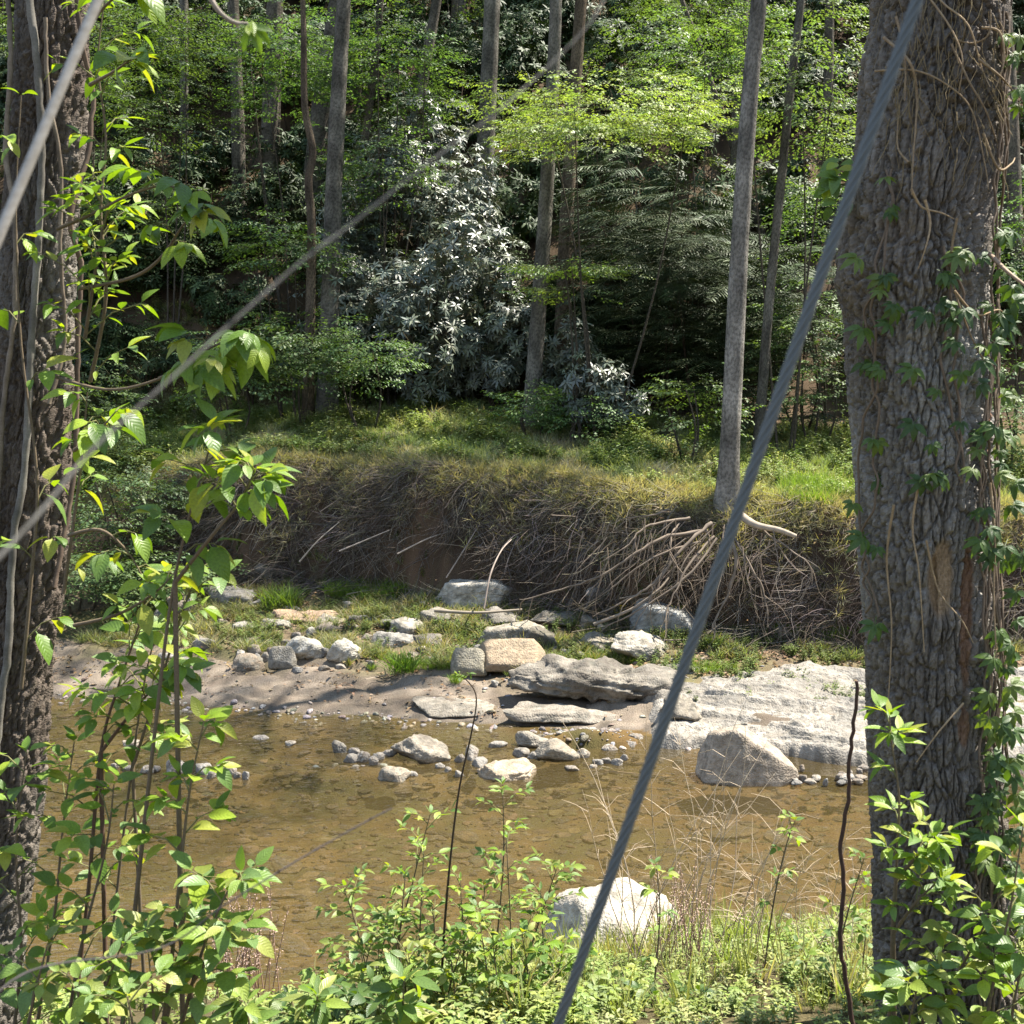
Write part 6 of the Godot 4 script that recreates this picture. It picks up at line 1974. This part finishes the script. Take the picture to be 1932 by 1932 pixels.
	for k in 2200:
		var x := rnd(-0.6, 5.5)
		var d := rnd(5.0, lut(near_s, x) - 0.05)
		if nz.get_noise_2d(x * 90.0 + 40.0, d * 90.0) < 0.0:
			continue
		var ln := rnd(0.12, 0.4)
		xs[k % 4].append(Transform3D(Basis(Vector3.UP, rnd(0, TAU)).scaled(Vector3(ln * 0.7, ln, ln * 0.7)), on(x, d)))
		cs[k % 4].append(tint(Color(0.24, 0.31, 0.08).lerp(Color(0.42, 0.37, 0.24), pow(rnd(), 1.5)), 0.3))
	g = thing("near_grass", "thin green and straw grass on the near bank beside the white boulder", "grass")
	g.set_meta("kind", "stuff")
	for k in 4:
		mass("blades", K.tuft[k], M.grass, g, xs[k], cs[k])


func dry_shrub(label: String, feet: Array, hgt: float, count: int) -> void:
	var p0 := W(feet[0][0], feet[0][1], feet[0][2])
	var o := on(p0.x, feet[0][2])
	var t := thing("dry_shrub", label, "shrub", o)
	for k in count:
		var f: Array = feet[k % feet.size()]
		var q := W(f[0], f[1], f[2])
		var p := on(q.x + rnd(-0.15, 0.15), f[2] + rnd(-0.15, 0.15)) - o
		var b := MB.new()
		var dv := Vector3(rnd(-0.35, 0.5), 1, rnd(-0.3, 0.3)).normalized()
		var pts := [p]
		var h := hgt * rnd(0.7, 1.3)
		for s in 8:
			dv = (dv + Vector3(rnd(-0.16, 0.18), rnd(-0.1, 0.05), rnd(-0.15, 0.15))).normalized()
			p += dv * h / 6.0
			pts.append(p)
		var g := rnd(0.75, 1.2)
		var col := Color(0.42 * g, 0.34 * g, 0.25 * g)
		b.tube(pts, taper(9, 0.004, 0.0012), 4, [col], false)
		for s in 9:
			var i := 2 + rng.randi() % 6
			var q0: Vector3 = pts[i]
			var d2 := Vector3(rnd(-1, 1), rnd(-0.1, 0.9), rnd(-0.7, 0.7)).normalized()
			var e := q0 + d2 * rnd(0.08, 0.24)
			b.tube([q0, q0.lerp(e, 0.5) + Vector3(0, 0.015, 0), e + Vector3(0, rnd(-0.04, 0.02), 0)], [0.0018, 0.0014, 0.0008], 3, [col], false)
		part("stem", b.mesh(), M.dry, t)


func seed_grass(label: String, px: float, py: float, d: float, hgt: float, count: int) -> void:
	var p0 := W(px, py, d)
	var o := on(p0.x, d)
	var t := thing("seed_grass", label, "grass", o)
	for k in count:
		var b := MB.new()
		var a := rnd(0, TAU)
		var f := Vector3(cos(a) * rnd(0, 0.22), 0, sin(a) * rnd(0, 0.12))
		var top := f + Vector3(rnd(-0.16, 0.2), hgt * rnd(0.7, 1.25), rnd(-0.15, 0.15))
		b.tube([f, f.lerp(top, 0.5) + Vector3(0, 0.03, 0), top], [0.0032, 0.0026, 0.0014], 4, [Color(0.24, 0.16, 0.115)], false)
		for s in 34:
			var tt := rnd(0.4, 1.0)
			var q := f.lerp(top, tt) + Vector3(rnd(-0.016, 0.016), rnd(-0.01, 0.02), rnd(-0.016, 0.016)) * (1.3 - tt)
			var g := rnd(0.75, 1.2)
			leaf_into(b, Transform3D(aim(Vector3(rnd(-1, 1), rnd(-0.2, 1), rnd(-1, 1)), Vector3(0.1, 1, 0.3)), q), rnd(0.007, 0.012), 0.005, 0.3, 0.1, 2, Color(0.36 * g, 0.265 * g, 0.225 * g))
		part("stem", b.mesh(), M.dry, t)


# ---------------------------------------------------------------- cables and twigs close to the camera
func build_cables() -> void:
	var a := W(1717, 0, 0.96)
	var e := W(1045, 1932, 1.0)
	var dv := (a - e).normalized()
	var foot := e - dv * 1.35
	foot = e - dv * ((e.y - H(e.x, -e.z)) / dv.y)
	var top := a + dv * 5.0
	var t := thing("guy_wire", "twisted grey steel cable slanting across the whole view", "cable", foot)
	var sx := dv.cross(Vector3(0, 0, 1)).normalized()
	var sy := dv.cross(sx)
	var total := foot.distance_to(top)
	for s in 7:
		var pts := []
		var n := int(total / 0.012)
		for k in n + 1:
			var z := total * k / n
			var ph := TAU * (s / 6.0 + z / 0.1)
			var p := dv * z + Vector3(0, 0, 0)
			p += Vector3(0, -0.02, 0) * 4.0 * (z / total) * (1.0 - z / total)
			if s < 6:
				p += (sx * cos(ph) + sy * sin(ph)) * 0.0033
			pts.append(p)
		var b := MB.new()
		b.tube(pts, [0.0018 if s < 6 else 0.0017], 6, [Color.WHITE])
		part("strand", b.mesh(), M.steel, t)
	# straight cable before the narrow trunk, sunlight painted into its pale colour
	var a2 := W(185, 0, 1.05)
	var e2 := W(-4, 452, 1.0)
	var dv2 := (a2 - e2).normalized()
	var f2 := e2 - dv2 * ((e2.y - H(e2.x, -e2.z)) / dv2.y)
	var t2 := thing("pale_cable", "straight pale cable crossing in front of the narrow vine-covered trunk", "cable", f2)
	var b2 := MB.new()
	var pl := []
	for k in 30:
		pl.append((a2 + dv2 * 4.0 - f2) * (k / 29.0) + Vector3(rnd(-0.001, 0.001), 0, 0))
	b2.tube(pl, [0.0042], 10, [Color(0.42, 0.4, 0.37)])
	part("sunlit_wire", b2.mesh(), M.wood, t2)
	# bare twig out of focus
	var tw := [[-300, 1330, 0.85], [-60, 1105, 0.9], [0, 1050, 0.92], [82, 960, 0.95], [163, 861, 0.98], [238, 790, 1.0], [326, 712, 1.02], [435, 612, 1.05], [578, 486, 1.08], [657, 428, 1.1], [807, 309, 1.13], [875, 258, 1.15], [933, 216, 1.16], [977, 177, 1.18], [1045, 116, 1.2], [1113, 44, 1.22], [1144, -10, 1.24], [1180, -80, 1.26]]
	for q in tw:
		q[2] = q[2] * 0.5
	near_twig("long bare grey twig slanting across the sapling leaves and rhododendron", tw, 0.0009, 0.00035, Color(0.16, 0.155, 0.145), [[435, 612, 0.525], [933, 216, 0.58], [590, 478, 0.54]])
	near_twig("thin bare budded twig low over the olive water", [[-60, 1930, 1.0], [60, 1830, 1.05], [300, 1790, 1.1], [420, 1710, 1.1], [525, 1645, 1.12], [610, 1595, 1.14], [700, 1545, 1.16], [740, 1525, 1.17]], 0.001, 0.0007, Color(0.08, 0.07, 0.075), [[525, 1645, 1.12], [698, 1546, 1.16]])
	var bud := near_twig("thin twig with a yellow-green opening bud against the dark slope", [[380, -40, 1.6], [408, 15, 1.6], [440, 42, 1.6], [468, 45, 1.6]], 0.004, 0.002, Color(0.3, 0.26, 0.22), [])
	var o := bud.position
	for k in 9:
		var p := W(474 + rnd(-8, 8), 44 + rnd(-10, 10), 1.6) - o
		put_leaf2(bud, p, Vector3(rnd(-0.4, 1), rnd(-0.8, 0.5), rnd(-0.4, 0.5)), rnd(0.018, 0.03), K.narrow, K.leaf_mats.fresh, 20)


func near_twig(label: String, line: Array, r0: float, r1: float, col: Color, nodes: Array) -> Node3D:
	var c := resample(px_curve(line, 5), 0.008)
	var o: Vector3 = c[0]
	var t := thing("bare_twig", label, "twig", o)
	var pts := []
	var cols := []
	var rr := []
	for k in c.size():
		pts.append(c[k] - o)
		var g := rnd(0.85, 1.15)
		cols.append(Color(col.r * g, col.g * g, col.b * g))
		rr.append(lerpf(r0, r1, float(k) / c.size()) * rnd(0.93, 1.07))
	var b := MB.new()
	b.tube(pts, rr, 8, cols)
	part("stem", b.mesh(), M.wood, t)
	for n in nodes:
		var p := W(n[0], n[1], n[2]) - o
		var nb := MB.new()
		nb.tube([p + Vector3(-r0, -r0, 0) * 1.8, p, p + Vector3(r0, r0 * 1.3, 0) * 1.8], [r0 * 0.6, r0 * 1.3, r0 * 0.3], 7, [col])
		part("bud", nb.mesh(), M.wood, t)
	return t
